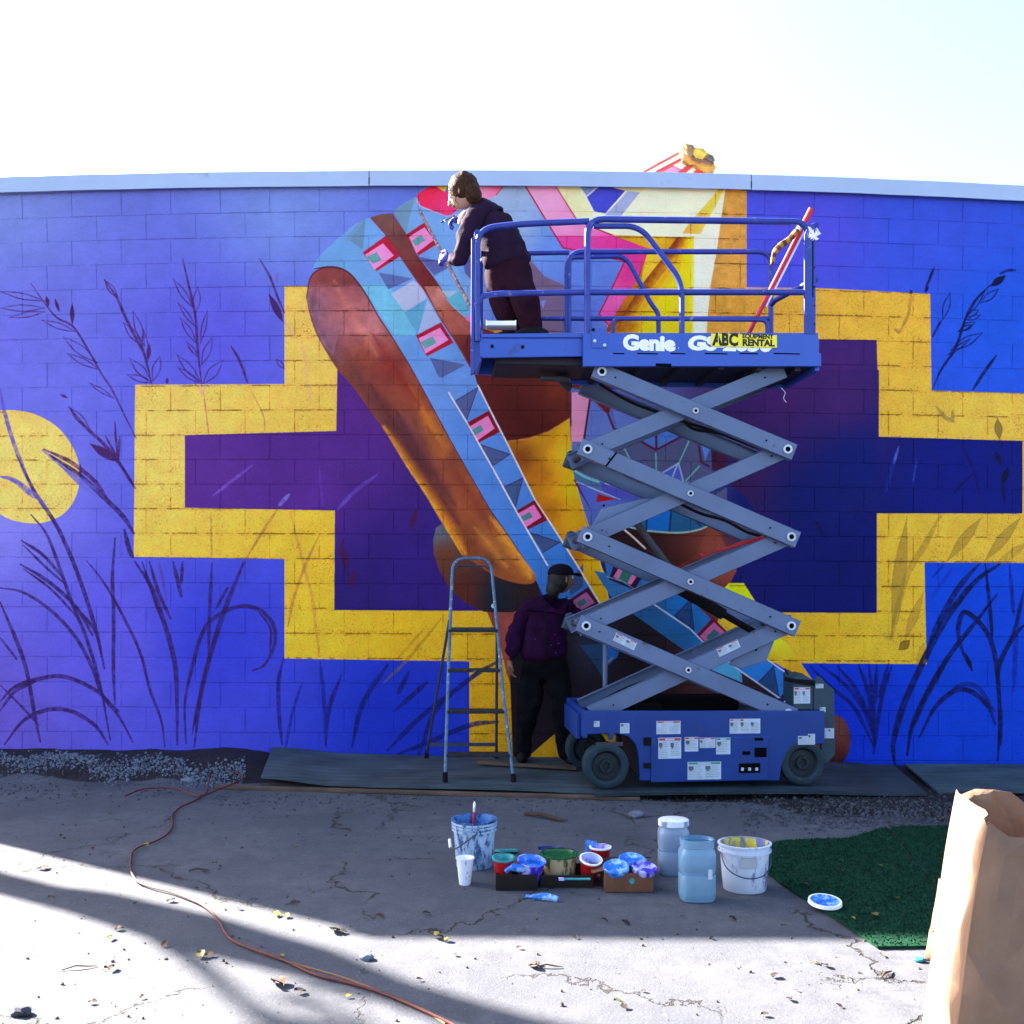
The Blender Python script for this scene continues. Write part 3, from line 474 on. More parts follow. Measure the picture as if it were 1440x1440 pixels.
        for j in range(-18, 24):
            xj = 1145+off-69.6*16+69.6*j; c0_, c1_ = int((xj-4-TX0)*TS), int((xj+4-TX0)*TS)
            if c0_ < 0 or c1_ > TW: continue
            dist = np.abs(X_[None, c0_:c1_]-xj+(jn[r0:r1, c0_:c1_]-.5)*1.6); al = np.clip(1.3-dist, 0, 1)*np.clip((jm[r0:r1, c0_:c1_]-.47)*7, 0, 1)*(.05+.26*yel[r0:r1, c0_:c1_]); img[r0:r1, c0_:c1_] *= (1-al[..., None]*.7)
    # overlap of the yellow band under unfinished paint, drips, brush texture over everything
    st = fbm(TH, TW, 7, 80, 3, 3); img[:] = img*(1+(st-.5)[..., None]*.05)
    sc = np.clip((vnoise(TH, TW, 3.2, 91)-.93)*9, 0, 1)*.28; img[:] = img*(1-sc[..., None]*.5)
paint()
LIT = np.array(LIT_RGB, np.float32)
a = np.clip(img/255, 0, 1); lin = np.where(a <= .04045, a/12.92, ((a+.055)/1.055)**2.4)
lin = np.clip(lin/LIT*np.linspace(.85, 1.20, TH, dtype=np.float32)[:, None, None], .004, .88)   # paint brightened towards the foot to offset the weaker light there
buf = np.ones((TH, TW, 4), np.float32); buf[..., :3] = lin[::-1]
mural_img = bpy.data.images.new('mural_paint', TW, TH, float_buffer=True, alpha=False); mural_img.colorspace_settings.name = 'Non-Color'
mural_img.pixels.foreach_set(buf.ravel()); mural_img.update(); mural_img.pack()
del buf
# ---------------------------------------------------------------- materials
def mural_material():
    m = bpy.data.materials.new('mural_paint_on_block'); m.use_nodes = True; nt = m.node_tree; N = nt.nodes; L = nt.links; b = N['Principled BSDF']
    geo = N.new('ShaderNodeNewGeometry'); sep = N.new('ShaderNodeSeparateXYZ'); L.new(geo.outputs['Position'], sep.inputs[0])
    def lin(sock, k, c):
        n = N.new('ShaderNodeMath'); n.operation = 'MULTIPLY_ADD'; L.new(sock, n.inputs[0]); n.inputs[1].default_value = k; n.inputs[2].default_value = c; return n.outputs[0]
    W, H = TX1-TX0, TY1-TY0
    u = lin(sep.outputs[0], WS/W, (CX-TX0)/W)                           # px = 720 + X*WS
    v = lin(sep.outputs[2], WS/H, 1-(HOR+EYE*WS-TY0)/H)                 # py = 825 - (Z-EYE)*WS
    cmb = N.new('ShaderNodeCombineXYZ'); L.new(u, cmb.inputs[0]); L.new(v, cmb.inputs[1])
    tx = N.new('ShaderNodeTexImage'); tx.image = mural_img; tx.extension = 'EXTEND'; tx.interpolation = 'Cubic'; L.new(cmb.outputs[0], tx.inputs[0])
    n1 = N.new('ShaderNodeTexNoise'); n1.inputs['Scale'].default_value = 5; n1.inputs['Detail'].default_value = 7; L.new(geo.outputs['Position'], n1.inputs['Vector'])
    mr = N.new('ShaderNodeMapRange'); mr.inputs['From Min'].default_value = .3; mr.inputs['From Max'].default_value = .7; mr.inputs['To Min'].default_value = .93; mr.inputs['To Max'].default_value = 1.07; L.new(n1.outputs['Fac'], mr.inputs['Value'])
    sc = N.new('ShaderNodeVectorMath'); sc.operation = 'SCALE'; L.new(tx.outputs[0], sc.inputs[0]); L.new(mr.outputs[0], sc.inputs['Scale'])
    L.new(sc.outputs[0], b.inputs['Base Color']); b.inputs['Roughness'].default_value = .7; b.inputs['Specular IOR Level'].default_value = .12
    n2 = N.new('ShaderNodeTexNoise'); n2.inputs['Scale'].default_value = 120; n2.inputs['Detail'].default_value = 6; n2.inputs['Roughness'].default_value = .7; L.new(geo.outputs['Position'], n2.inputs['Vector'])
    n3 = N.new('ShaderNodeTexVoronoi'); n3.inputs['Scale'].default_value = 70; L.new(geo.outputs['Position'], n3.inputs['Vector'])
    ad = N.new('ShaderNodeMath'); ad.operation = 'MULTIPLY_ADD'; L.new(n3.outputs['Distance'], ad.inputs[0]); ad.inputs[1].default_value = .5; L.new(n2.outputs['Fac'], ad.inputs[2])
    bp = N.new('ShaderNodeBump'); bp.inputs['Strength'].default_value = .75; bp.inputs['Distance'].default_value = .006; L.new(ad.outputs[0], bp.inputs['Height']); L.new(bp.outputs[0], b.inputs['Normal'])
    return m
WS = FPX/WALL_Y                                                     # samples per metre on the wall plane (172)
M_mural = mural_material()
M_coping = mat('pale_painted_metal', (.36, .44, .60), .45, .0, .04, 3, .1, 8, dirt=(.28, .33, .44), dirt_amt=.05, dscale=3)
M_seam = mat('dark_seam', (.05, .05, .07), .8)
M_roof = mat('roof_felt', (.10, .10, .11), .9, bump=.3)
M_plainwall = mat('unpainted_block', (.35, .34, .32), .85, bump=.3)
# ---------------------------------------------------------------- painted block building
def course_y(k, px):                                                # the courses sag a little towards both ends
    v = 262+35.0*k; d = max(-900, min(900, px-CX)); a = 3.3e-5*max(0, 1-(v-243)/520)
    return v+.005*d+a*d*d
def w3(px, py, y=WALL_Y): return ((px-CX)/WS, y, EYE+(HOR-py)/WS)
bld = empty('block_building', (0, WALL_Y+.3, 0), label='long painted concrete block building wall covered by a colourful mural, pale metal coping on top', cat='building')
def rel(o): o.location = (o.location.x-bld.location.x, o.location.y-bld.location.y, o.location.z-bld.location.z); return o
bw, bh = 69.6/WS, 35.0/WS; jt = .0034
def block_mesh(w, name='block'):
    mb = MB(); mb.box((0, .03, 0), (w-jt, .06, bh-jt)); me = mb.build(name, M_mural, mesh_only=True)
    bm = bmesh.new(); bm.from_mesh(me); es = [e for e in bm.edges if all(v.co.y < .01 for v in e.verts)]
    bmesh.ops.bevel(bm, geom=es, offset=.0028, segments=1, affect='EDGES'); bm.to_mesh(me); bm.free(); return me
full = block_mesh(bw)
cells = []
for k in range(0, 25):
    off = 35 if k % 2 else 0
    for j in range(-18, 24):
        px = 1145+34.8+off-69.6*16+69.6*j
        if (px-CX)/WS-bw/2 < -7.12 or (px-CX)/WS > 9.5: continue
        py = (course_y(k, px)+course_y(k+1, px))/2; sl = -(course_y(k, px+20)-course_y(k, px-20))/40
        jit = random.uniform(-.0022, .0016)
        vis = -30 < px < 1470 and 262 < py < 1062
        hid = (650 < px < 1160 and 300 < py < 1075)
        cells.append((vis, hid, px, py, sl, jit))
vis_cells = [c for c in cells if c[0]]
vis_cells.sort(key=lambda c: (c[1], math.hypot(c[2]-CX, c[3]-700)))
single = set(id(c) for c in vis_cells[:298]); rest = MB()
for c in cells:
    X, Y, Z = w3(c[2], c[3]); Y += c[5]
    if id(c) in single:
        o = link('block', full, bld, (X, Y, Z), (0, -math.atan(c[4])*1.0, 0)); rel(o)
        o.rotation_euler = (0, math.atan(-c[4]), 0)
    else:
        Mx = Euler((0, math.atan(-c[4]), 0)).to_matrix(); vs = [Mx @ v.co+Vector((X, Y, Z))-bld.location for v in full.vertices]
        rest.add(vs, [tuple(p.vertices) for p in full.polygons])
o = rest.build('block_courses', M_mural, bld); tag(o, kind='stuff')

mb = MB(); mb.bx(-7.1, 10, WALL_Y+.2, WALL_Y+16, -.5, 4.5); mb.bx(-7.1, -6.9, WALL_Y+.2, WALL_Y+16, 4.5, 4.62); rel(mb.build('wall', M_plainwall, bld))
mb = MB(); mb.bx(-6.9, 9.9, WALL_Y+.25, WALL_Y+15.9, 4.502, 4.52); rel(mb.build('roof', M_roof, bld))
def top_y(px):
    d = max(-900, min(900, px-CX)); return 242.5+.005*d+(2.5e-5 if d < 0 else 3.4e-5)*d*d
n_ = 60; zs_ = []
for q_i in range(n_+1):
    px = -501+(2440-(-501))*q_i/n_; zs_.append(((px-CX)/WS, w3(px, top_y(px))[2]-.024))
mb = MB(); mb.prism([(zs_[0][0], -.5)]+[(zs_[-1][0], -.5)]+zs_[::-1], lambda p, s_: (p[0], WALL_Y+.0035+.1965*s_, p[1])); rel(mb.build('mortar', M_mural, bld))
bounds = [-501, -15, 520, 1055, 1590, 2320]
for i in range(len(bounds)-1):
    a, b = bounds[i]+.6, bounds[i+1]-.6; n = 14; mb = MB(); zs = []
    dz = random.uniform(-.4, .4)
    for q in range(n+1):
        px = a+(b-a)*q/n; zt = w3(px, top_y(px)+dz+random.uniform(-.25, .25))[2]; X = (px-CX)/WS
        prof = [(WALL_Y+.26, zt+.006), (WALL_Y-.034, zt), (WALL_Y-.038, zt-.006), (WALL_Y-.036, zt-.112), (WALL_Y-.046, zt-.126), (WALL_Y-.043, zt-.130), (WALL_Y-.01, zt-.116), (WALL_Y+.05, zt-.02), (WALL_Y+.26, zt-.016)]
        zs.append([(X, y, z) for y, z in prof])
    vs = [v for ring in zs for v in ring]; k = len(zs[0]); fs = []
    for q in range(n):
        for j in range(k): fs.append((q*k+j, (q+1)*k+j, (q+1)*k+(j+1) % k, q*k+(j+1) % k))
    fs += [tuple(range(k)), tuple(range(n*k, n*k+k))[::-1]]
    mb.add(vs, fs); rel(mb.build('coping', M_coping, bld))
for px in (520, 1055):                                              # joint straps between coping lengths
    X = (px-CX)/WS; zt = w3(px, top_y(px))[2]; mb = MB(); mb.bx(X-.006, X+.006, WALL_Y-.037, WALL_Y-.02, zt-.118, zt-.002); rel(mb.build('coping_joint', M_seam, bld))
# ---------------------------------------------------------------- ground
def smooth01(t): t = max(0., min(1., t)); return t*t*(3-2*t)
from mathutils import noise as mnoise
def soil_amt(x, y):                                                 # bare soil and grit between yard slab and wall
    px = CX+x*FPX/max(y, .3); n = mnoise.noise(Vector((x*1.3, y*2.1, 3)))*.35+mnoise.noise(Vector((x*5, y*6, 9)))*.12
    if px < 380: edge = 6.62
    elif px < 1000: edge = 6.62-(px-380)/620*.62
    elif px < 1440: edge = 6.0-(px-1000)/440*.75
    else: edge = 5.25
    return smooth01((y-edge+n*.6)/.14+.5)
def hgt(x, y):
    s = soil_amt(x, y) if 4.5 < y < 8 and abs(x) < 8 else 0
    h = gz(x, y)+s*(mnoise.noise(Vector((x*4, y*4, 1)))*.012+mnoise.noise(Vector((x*14, y*14, 5)))*.007-.006)
    if y > 6.3 and x < -1.6: h += .075*smooth01((y-6.5)/.6)*smooth01((-x-1.7)/.5)*(1+.3*mnoise.noise(Vector((x*2, y*3, 0))))
    h += (1-s)*mnoise.noise(Vector((x*.9, y*.9, 7)))*.006
    return h
xs = sorted(set([-900, -300, -120, -50, -25, -14]+[round(-8+.06*i, 3) for i in range(int(16/.06)+1)]+[14, 25, 50, 120, 300, 900]))
ys = sorted(set([-900, -300, -100, -40, -15, -5, -1, 1.]+[round(2+.05*i, 3) for i in range(int(5.7/.05)+1)]+[9, 14, 30, 80, 300, 900]))
vs = []; soil = []
for y in ys:
    for x in xs:
        vs.append((x, y, hgt(x, y) if 1 < y < 8 and abs(x) < 8.1 else (-.02 if y > 8 else 0))); soil.append(soil_amt(x, y) if 4.5 < y < 8 else (1. if y >= 8 else 0.))
nx = len(xs); fs = [(j*nx+i, j*nx+i+1, (j+1)*nx+i+1, (j+1)*nx+i) for j in range(len(ys)-1) for i in range(nx-1)]
me = bpy.data.meshes.new('ground'); me.from_pydata(vs, [], fs); at_ = me.attributes.new('soil', 'FLOAT', 'POINT'); at_.data.foreach_set('value', soil)
me.polygons.foreach_set('use_smooth', [True]*len(me.polygons))
def ground_material():
    m = bpy.data.materials.new('worn_concrete_yard'); m.use_nodes = True; nt = m.node_tree; N = nt.nodes; L = nt.links; b = N['Principled BSDF']
    geo = N.new('ShaderNodeNewGeometry'); P = geo.outputs['Position']
    def noise(scale, det=6, rough=.6, vec=P):
        n = N.new('ShaderNodeTexNoise'); n.inputs['Scale'].default_value = scale; n.inputs['Detail'].default_value = det; n.inputs['Roughness'].default_value = rough; L.new(vec, n.inputs['Vector']); return n
    def rng_(s, a, b_, c=0, d=1):
        n = N.new('ShaderNodeMapRange'); n.inputs['From Min'].default_value = a; n.inputs['From Max'].default_value = b_; n.inputs['To Min'].default_value = c; n.inputs['To Max'].default_value = d; L.new(s, n.inputs['Value']); return n.outputs[0]
    def mix(f, a, b_):
        n = N.new('ShaderNodeMix'); n.data_type = 'RGBA'
        for s, i in ((f, 0), (a, 6), (b_, 7)):
            if hasattr(s, 'links'): L.new(s, n.inputs[i])
            elif isinstance(s, tuple): n.inputs[i].default_value = (*s, 1)
            else: n.inputs[i].default_value = s
        return n.outputs[2]
    c = mix(rng_(noise(1.3).outputs['Fac'], .35, .65), (.055, .061, .078), (.090, .094, .111))
    c = mix(rng_(noise(9, 8, .75).outputs['Fac'], .40, .66), c, (.052, .056, .070))
    c = mix(rng_(noise(.55, 5).outputs['Fac'], .56, .66, 0, .6), c, (.032, .036, .049))
    c = mix(rng_(noise(55, 3).outputs['Fac'], .60, .72, 0, .55), c, (.15, .15, .17))
    c = mix(rng_(noise(24, 5, .8).outputs['Fac'], .66, .72, 0, .8), c, (.04, .036, .035))
    # cracks: warped cell borders, only where a broad mask allows
    wn_ = noise(2.2, 6, .65); ad = N.new('ShaderNodeVectorMath'); ad.operation = 'MULTIPLY_ADD'; L.new(wn_.outputs['Color'], ad.inputs[0]); ad.inputs[1].default_value = (.9, .9, 0); L.new(P, ad.inputs[2])
    def cracks(scale, w, mscale, lo):
        v = N.new('ShaderNodeTexVoronoi'); v.feature = 'DISTANCE_TO_EDGE'; v.inputs['Scale'].default_value = scale; L.new(ad.outputs[0], v.inputs['Vector'])
        a = rng_(v.outputs['Distance'], w*.35, w, 1, 0); k = rng_(noise(mscale, 3).outputs['Fac'], lo, lo+.05)
        mm = N.new('ShaderNodeMath'); mm.operation = 'MULTIPLY'; L.new(a, mm.inputs[0]); L.new(k, mm.inputs[1]); return mm.outputs[0]
    c1 = cracks(.75, .008, .9, .47); c2 = cracks(2.6, .012, 1.3, .60); mx = N.new('ShaderNodeMath'); mx.operation = 'MAXIMUM'; L.new(c1, mx.inputs[0]); L.new(c2, mx.inputs[1])
    c = mix(mx.outputs[0], c, (.022, .02, .02))
    at2 = N.new('ShaderNodeAttribute'); at2.attribute_name = 'soil'
    s2 = N.new('ShaderNodeMath'); s2.operation = 'MULTIPLY_ADD'; L.new(noise(14, 6, .8).outputs['Fac'], s2.inputs[0]); s2.inputs[1].default_value = .9; L.new(at2.outputs['Fac'], s2.inputs[2])
    sm = rng_(s2.outputs[0], .85, 1.05)
    sc = mix(rng_(noise(40, 6, .8).outputs['Fac'], .4, .68), (.006, .004, .005), (.026, .020, .024)); c = mix(sm, c, sc)
    L.new(c, b.inputs['Base Color']); b.inputs['Roughness'].default_value = .88; b.inputs['Specular IOR Level'].default_value = .25
    h1 = noise(90, 6, .75); mm = N.new('ShaderNodeMath'); mm.operation = 'MULTIPLY_ADD'; L.new(mx.outputs[0], mm.inputs[0]); mm.inputs[1].default_value = -2.0; L.new(h1.outputs['Fac'], mm.inputs[2])
    bp = N.new('ShaderNodeBump'); bp.inputs['Strength'].default_value = .7; bp.inputs['Distance'].default_value = .006; L.new(mm.outputs[0], bp.inputs['Height']); L.new(bp.outputs[0], b.inputs['Normal'])
    return m
me.materials.append(ground_material()); me.validate(); gobj = link('ground', me); tag(gobj, 'cracked worn concrete yard with a strip of bare dark soil along the wall', kind='structure')
# loose stones
M_gravel = mat('grey_gravel', (.040, .045, .062), .9, noise=.5, nscale=9, bump=.3, coord='Generated')
def stones(name, n, f, smin, smax, m, label):
    ico = bmesh.new(); bmesh.ops.create_icosphere(ico, subdivisions=1, radius=1); V = np.array([v.co[:] for v in ico.verts]); F = np.array([[v.index for v in fc.verts] for fc in ico.faces]); ico.free()
    AV = []; AF = []; k = 0; g = np.random.default_rng(n)
    for _ in range(n):
        x, y = f(g); s = smin*(smax/smin)**(g.random()**2.0); q = Euler(g.random(3)*6).to_matrix(); q = np.array(q)
        v = (V*(1+(g.random((len(V), 1))-.5)*.5))*np.array([1, .8, .62])*s; v = v @ q.T
        v = v+np.array([x, y, hgt(x, y)+s*.25]); AV.append(v); AF.append(F+k); k += len(V)
    me = bpy.data.meshes.new(name); me.from_pydata(np.vstack(AV).tolist(), [], np.vstack(AF).tolist()); me.materials.append(m); o = link(name, me); tag(o, label, kind='stuff'); return o
M_white_gravel = mat('pale_crushed_stone', (.105, .12, .165), .9, noise=.45, nscale=12, coord='Object')
def f_left(g):
    while True:
        px = g.uniform(-60, 345); py = 1072+ (px/345)*16+g.normal(0, 5.0)-2+5*math.sin(px*.05)
        if py > 1060 and py < 1100:
            p = G(px, py, .05); return p.x, p.y
stones('gravel_heap', 3200, f_left, .004, .017, M_white_gravel, 'low heap of pale crushed stone on dark soil at the foot of the wall')
def f_right(g):
    while True:
        px = g.uniform(1040, 1700); py = 1142+(px-1100)*.02+g.normal(0, 13)
        if 1112 < py < 1176 and (px > 1130 or g.random() < .4):
            p = G(px, py, 0); return p.x, p.y
stones('gravel', 3800, f_right, .005, .02, M_gravel, 'dark loose gravel between the boards and the green turf mat')
def f_grit(g):
    px = g.uniform(-60, 1300); py = 1102+(px > 300)*16+abs(g.normal(0, 11)); p = G(px, py, 0); return p.x, p.y
stones('grit', 1400, f_grit, .003, .012, M_gravel, 'scattered grit and crumbs along the edge of the concrete yard')
def f_yard(g): return g.uniform(-4, 4), 2.4+g.random()**1.3*3.6
stones('small_debris', 1700, f_yard, .0025, .010, mat('dark_crumbs', (.07, .055, .045), .9, noise=.5, nscale=7, coord='Generated'), 'tiny dark crumbs and bits strewn over the yard slab')
# ---------------------------------------------------------------- boards on the ground
def wood(name, base, dark, scale=1., along=0):
    m = bpy.data.materials.new(name); m.use_nodes = True; nt = m.node_tree; N = nt.nodes; L = nt.links; b = N['Principled BSDF']
    tc = N.new('ShaderNodeTexCoord'); mp = N.new('ShaderNodeMapping'); L.new(tc.outputs['Object'], mp.inputs[0]); sc = [22, 22, 22]; sc[along] = 1.4; mp.inputs['Scale'].default_value = [s*scale for s in sc]
    n1 = N.new('ShaderNodeTexNoise'); n1.inputs['Scale'].default_value = 1.2; n1.inputs['Detail'].default_value = 8; n1.inputs['Roughness'].default_value = .7; L.new(mp.outputs[0], n1.inputs['Vector'])
    n2 = N.new('ShaderNodeTexNoise'); n2.inputs['Scale'].default_value = 3.0; n2.inputs['Detail'].default_value = 6; L.new(tc.outputs['Object'], n2.inputs['Vector'])
    cr = N.new('ShaderNodeValToRGB'); cr.color_ramp.elements[0].position = .34; cr.color_ramp.elements[0].color = (*dark, 1); cr.color_ramp.elements[1].position = .68; cr.color_ramp.elements[1].color = (*base, 1); L.new(n1.outputs['Fac'], cr.inputs[0])
    mr = N.new('ShaderNodeMapRange'); mr.inputs['From Min'].default_value = .3; mr.inputs['From Max'].default_value = .7; mr.inputs['To Min'].default_value = .6; mr.inputs['To Max'].default_value = 1.25; L.new(n2.outputs['Fac'], mr.inputs['Value'])
    s = N.new('ShaderNodeVectorMath'); s.operation = 'SCALE'; L.new(cr.outputs[0], s.inputs[0]); L.new(mr.outputs[0], s.inputs['Scale']); L.new(s.outputs[0], b.inputs['Base Color']); b.inputs['Roughness'].default_value = .8; b.inputs['Specular IOR Level'].default_value = .3
    bp = N.new('ShaderNodeBump'); bp.inputs['Strength'].default_value = .4; bp.inputs['Distance'].default_value = .004; L.new(n1.outputs['Fac'], bp.inputs['Height']); L.new(bp.outputs[0], b.inputs['Normal'])
    return m
M_board = wood('weathered_plywood', (.030, .050, .070), (.008, .014, .022))
M_board1 = wood('pale_weathered_plywood', (.062, .090, .110), (.020, .032, .040))
M_board2 = wood('paint_spotted_plywood', (.06, .10, .11), (.02, .04, .05))
M_plank = wood('raw_timber', (.13, .08, .06), (.05, .03, .02))
def sheet(name, outline, zf, th, m, label, cat, group=None, nu=26, nv=4):
    """outline: four ground corners (far left, far right, near right, near left); zf(u, v) lifts the sheet"""
    A, B, C_, D_ = [Vector(p) for p in outline]; mb = MB(); vs = []
    o0 = (A+B+C_+D_)/4
    for side in (1, 0):
        for j in range(nv+1):
            for i in range(nu+1):
                u, v = i/nu, j/nv; p = (A*(1-u)+B*u)*(1-v)+(D_*(1-u)+C_*u)*v; vs.append((p.x-o0.x, p.y-o0.y, zf(u, v)+th*side))
    n = (nu+1)*(nv+1); fs = []
    for j in range(nv):
        for i in range(nu):
            a = j*(nu+1)+i; fs.append((a, a+nu+1, a+nu+2, a+1)); fs.append((n+a, n+a+1, n+a+nu+2, n+a+nu+1))
    rim = [i for i in range(nu+1)]+[j*(nu+1)+nu for j in range(1, nv+1)]+[nv*(nu+1)+i for i in range(nu-1, -1, -1)]+[j*(nu+1) for j in range(nv-1, 0, -1)]
    for q in range(len(rim)): a, b = rim[q], rim[(q+1) % len(rim)]; fs.append((a, b, n+b, n+a))
    mb.add(vs, fs); o = mb.build(name, m); o.location = (o0.x, o0.y, 0); tag(o, label, cat, group); return o
BT = .05                                                            # top of the boards under the lift
sheet('plywood_sheet', [G(383, 1050, .09), G(880, 1066, BT), G(880, 1113, BT), G(367, 1093, .075)], lambda u, v: .03+.045*(1-smooth01(u/.22))*(1-.25*v)+.004*math.sin(u*9+v*2)-.004*smooth01((u-.8)/.2), .014, M_board1,
      'long weathered grey board under the stepladder, its left end bent up', 'board')
sheet('plywood_sheet', [G(845, 1066, BT), G(1255, 1074, .01), G(1304, 1117, .01), G(835, 1116, BT)], lambda u, v: .034-.004-(.045*smooth01((u-.55)/.45))*(1-.3*v)+.003*math.sin(u*7), .017, M_board,
      'weathered grey board under the scissor lift wheels, ending at the dark gap', 'board')
sheet('plywood_sheet', [G(1272, 1074, -.02), G(1760, 1080, -.02), G(1760, 1120, -.02), G(1318, 1117, -.02)], lambda u, v: -.035+.006*math.sin(u*5)+.02*v, .016, M_board2,
      'bluish paint-spotted board at the foot of the wall on the far right', 'board')
mb = MB(); p0, p1 = G(672, 1074, .06), G(812, 1082, .06); mb.bar((p0.x, p0.y, .072), (p1.x, p1.y, .068), .05, .018, (0, 0, 1)); tag(mb.build('wood_plank', M_plank, bevel=.003), 'short brown timber plank lying on the board behind the stepladder', 'plank')
mb = MB(); p0, p1 = G(20, 1105, .02), G(900, 1121, .02); mb.bar((p0.x+1.4, p0.y, .012), (p1.x, p1.y, .012), .05, .022, (0, 0, 1)); tag(mb.build('timber_batten', M_plank, bevel=.003), 'thin brown batten along the front edge of the boards', 'batten')
# green turf mat, in two strips
M_turf = mat('green_turf', (.0025, .033, .016), .9, noise=.35, nscale=30, bump=.8, bscale=260, spec=.15)
def mat_sheet(name, pts, label):
    g = [G(*p) for p in pts]; c = sum(g, Vector())/len(g); mb = MB()
    mb.prism(g, lambda p, s: (p.x-c.x, p.y-c.y, .003+.009*s)); o = mb.build(name, M_turf); o.location = (c.x, c.y, 0); tag(o, label, 'turf mat', 'green turf strips laid on the yard')
    # blades: short tufts over the whole strip
    n = int(26000*abs(sum(a.x*b.y-b.x*a.y for a, b in zip(g, g[1:]+g[:1])))/2/4); xs_ = [p.x for p in g]; ys_ = [p.y for p in g]; vs = []; fs = []; k = 0
    while k < n:
        x, y = rng.uniform(min(xs_), max(xs_)), rng.uniform(min(ys_), max(ys_)); ins = False
        for a, b in zip(g, g[1:]+g[:1]):
            if (a.y > y) != (b.y > y) and x < (b.x-a.x)*(y-a.y)/(b.y-a.y)+a.x: ins = not ins
        if not ins: continue
        an = rng.uniform(0, 6.28); w = .004; h = rng.uniform(.006, .014); lx, ly = rng.normal(0, .005, 2); z = .011
        vs += [(x-c.x-w*math.cos(an), y-c.y-w*math.sin(an), z), (x-c.x+w*math.cos(an), y-c.y+w*math.sin(an), z), (x-c.x+lx, y-c.y+ly, z+h)]; fs.append((3*k, 3*k+1, 3*k+2)); k += 1
    bm_ = MB(); bm_.v = vs; bm_.f = fs; bm_.m = [0]*len(fs); t = bm_.build('turf_blades', M_turf, o); tag(t, kind='stuff')
    return o
mat_sheet('turf_mat', [(1068, 1192), (1100, 1184), (1192, 1181), (1247, 1165), (1333, 1278), (1370, 1333), (1234, 1335), (1166, 1288), (1100, 1246), (1070, 1222)], 'wide dark green turf strip with a lid lying on its left edge')
mat_sheet('turf_mat', [(1250, 1165), (1350, 1163), (1500, 1163), (1700, 1333), (1374, 1333), (1336, 1277)], 'dark green turf strip right of the seam, partly behind the paper bag')
# tree standing outside the picture whose trunk throws the long band of shade
M_bark = mat('bark', (.12, .09, .07), .9, bump=.8, bscale=20); M_leafg = mat('tree_leaf', (.06, .10, .03), .6, noise=.3)
tr = empty('yard_tree', (-8.60, 8.02, 0), label='bare-trunked tree beside the left corner of the building', cat='tree')
mb = MB(); pts = [(random.uniform(-.03, .03), random.uniform(-.03, .03), z) for z in np.arange(-.2, 9.3, .42)]; mb.tube(pts, [.135-.006*i*.42+random.uniform(-.012, .014) for i in range(len(pts))], 12); mb.build('trunk', M_bark, tr, smooth=True)
mb = MB(); mb.tube([(.02, .02, 4.55), (.05, .09, 4.8), (.06, .11, 5.2), (.05, .09, 5.6), (.02, .02, 5.9)], [.05, .07, .08, .07, .05], 10); mb.tube([(0, 0, 5.0), (.05, -.25, 5.3), (.1, -.55, 5.55)], [.05, .035, .02], 8); mb.tube([(0, 0, 8.6), (-.5, .3, 9.6), (-.9, .4, 10.6)], [.08, .06, .03], 8); mb.build('branch', M_bark, tr, smooth=True)
mb = MB()
for _ in range(150):
    u = random.gauss(0, 1); c = Vector((.12+random.gauss(0, .055), -.5+u*.12, 5.62+random.gauss(0, .06))); q = Euler([random.uniform(0, 6) for _ in range(3)]).to_matrix(); s = random.uniform(.03, .05)
    mb.add([c+q @ Vector(v)*s for v in ((-1, 0, 0), (0, -.5, .1), (1, 0, 0), (0, .5, .1))], [(0, 1, 2, 3)])
for _ in range(900):
    c = Vector((-.9, .4, 11.2))+Vector([random.gauss(0, .7) for _ in range(3)]); q = Euler([random.uniform(0, 6) for _ in range(3)]).to_matrix()
    mb.add([c+q @ Vector(v)*.07 for v in ((-1, 0, 0), (0, -.5, .1), (1, 0, 0), (0, .5, .1))], [(0, 1, 2, 3)])
tag(mb.build('crown', M_leafg, tr), kind='stuff')
# ---------------------------------------------------------------- scissor lift
YAW = R(5.0); LO = Vector((.63, 6.16, BT)); lu = Vector((math.cos(YAW), math.sin(YAW), 0)); lw = Vector((-math.sin(YAW), math.cos(YAW), 0))
def LP(px, py, w=0.0):                              # local (length, height) on the plane at depth w of the lift
    r = ray(px, py); e = Vector((0, 0, EYE)); t = ((LO-e).dot(lw)+w)/r.dot(lw); p = e+r*t; return ((p-LO).dot(lu), p.z-LO.z)
def L3(px, py, w=0.0, dw=0.0): l, z = LP(px, py, w); return Vector((l, w+dw, z))
M_lift = mat('blue_lift_enamel', (.020, .072, .40), .38, noise=.08, nscale=4, bump=.06, bscale=30, dirt=(.02, .05, .24), dirt_amt=.05, dscale=9, spec=.5)
M_chas = mat('shaded_blue_chassis_enamel', (.004, .034, .20), .45, noise=.10, nscale=4, bump=.06, bscale=30, dirt=(.02, .04, .14), dirt_amt=.10, dscale=9)  # platform blue darkened to carry the shade low on the lift
M_deck = mat('shaded_blue_underside', (.010, .008, .020), .6, noise=.2)  # lift blue taken near black, with the shade underneath put into the colour
M_arm = mat('grey_arm_enamel', (.092, .132, .245), .45, noise=.12, nscale=3, bump=.05, dirt=(.05, .05, .07), dirt_amt=.02, dscale=9)
M_armin = mat('grimy_arm_inner', (.035, .035, .045), .6, noise=.25)
M_plate = mat('grey_end_plate', (.018, .042, .070), .5, noise=.1)
M_black = mat('black_rubber', (.008, .008, .010), .9, spec=.1, noise=.3)
M_hole = mat('dark_recess', (.003, .003, .004), .95, spec=.05)
M_tyre = mat('grey_solid_tyre', (.010, .026, .040), .75, noise=.25, nscale=8, bump=.2, dirt=(.06, .075, .085), dirt_amt=.1, dscale=9)
M_rim = mat('worn_wheel_disc', (.006, .013, .020), .6, noise=.3, nscale=10)
M_pin = mat('bright_pin_ring', (.50, .54, .62), .5)
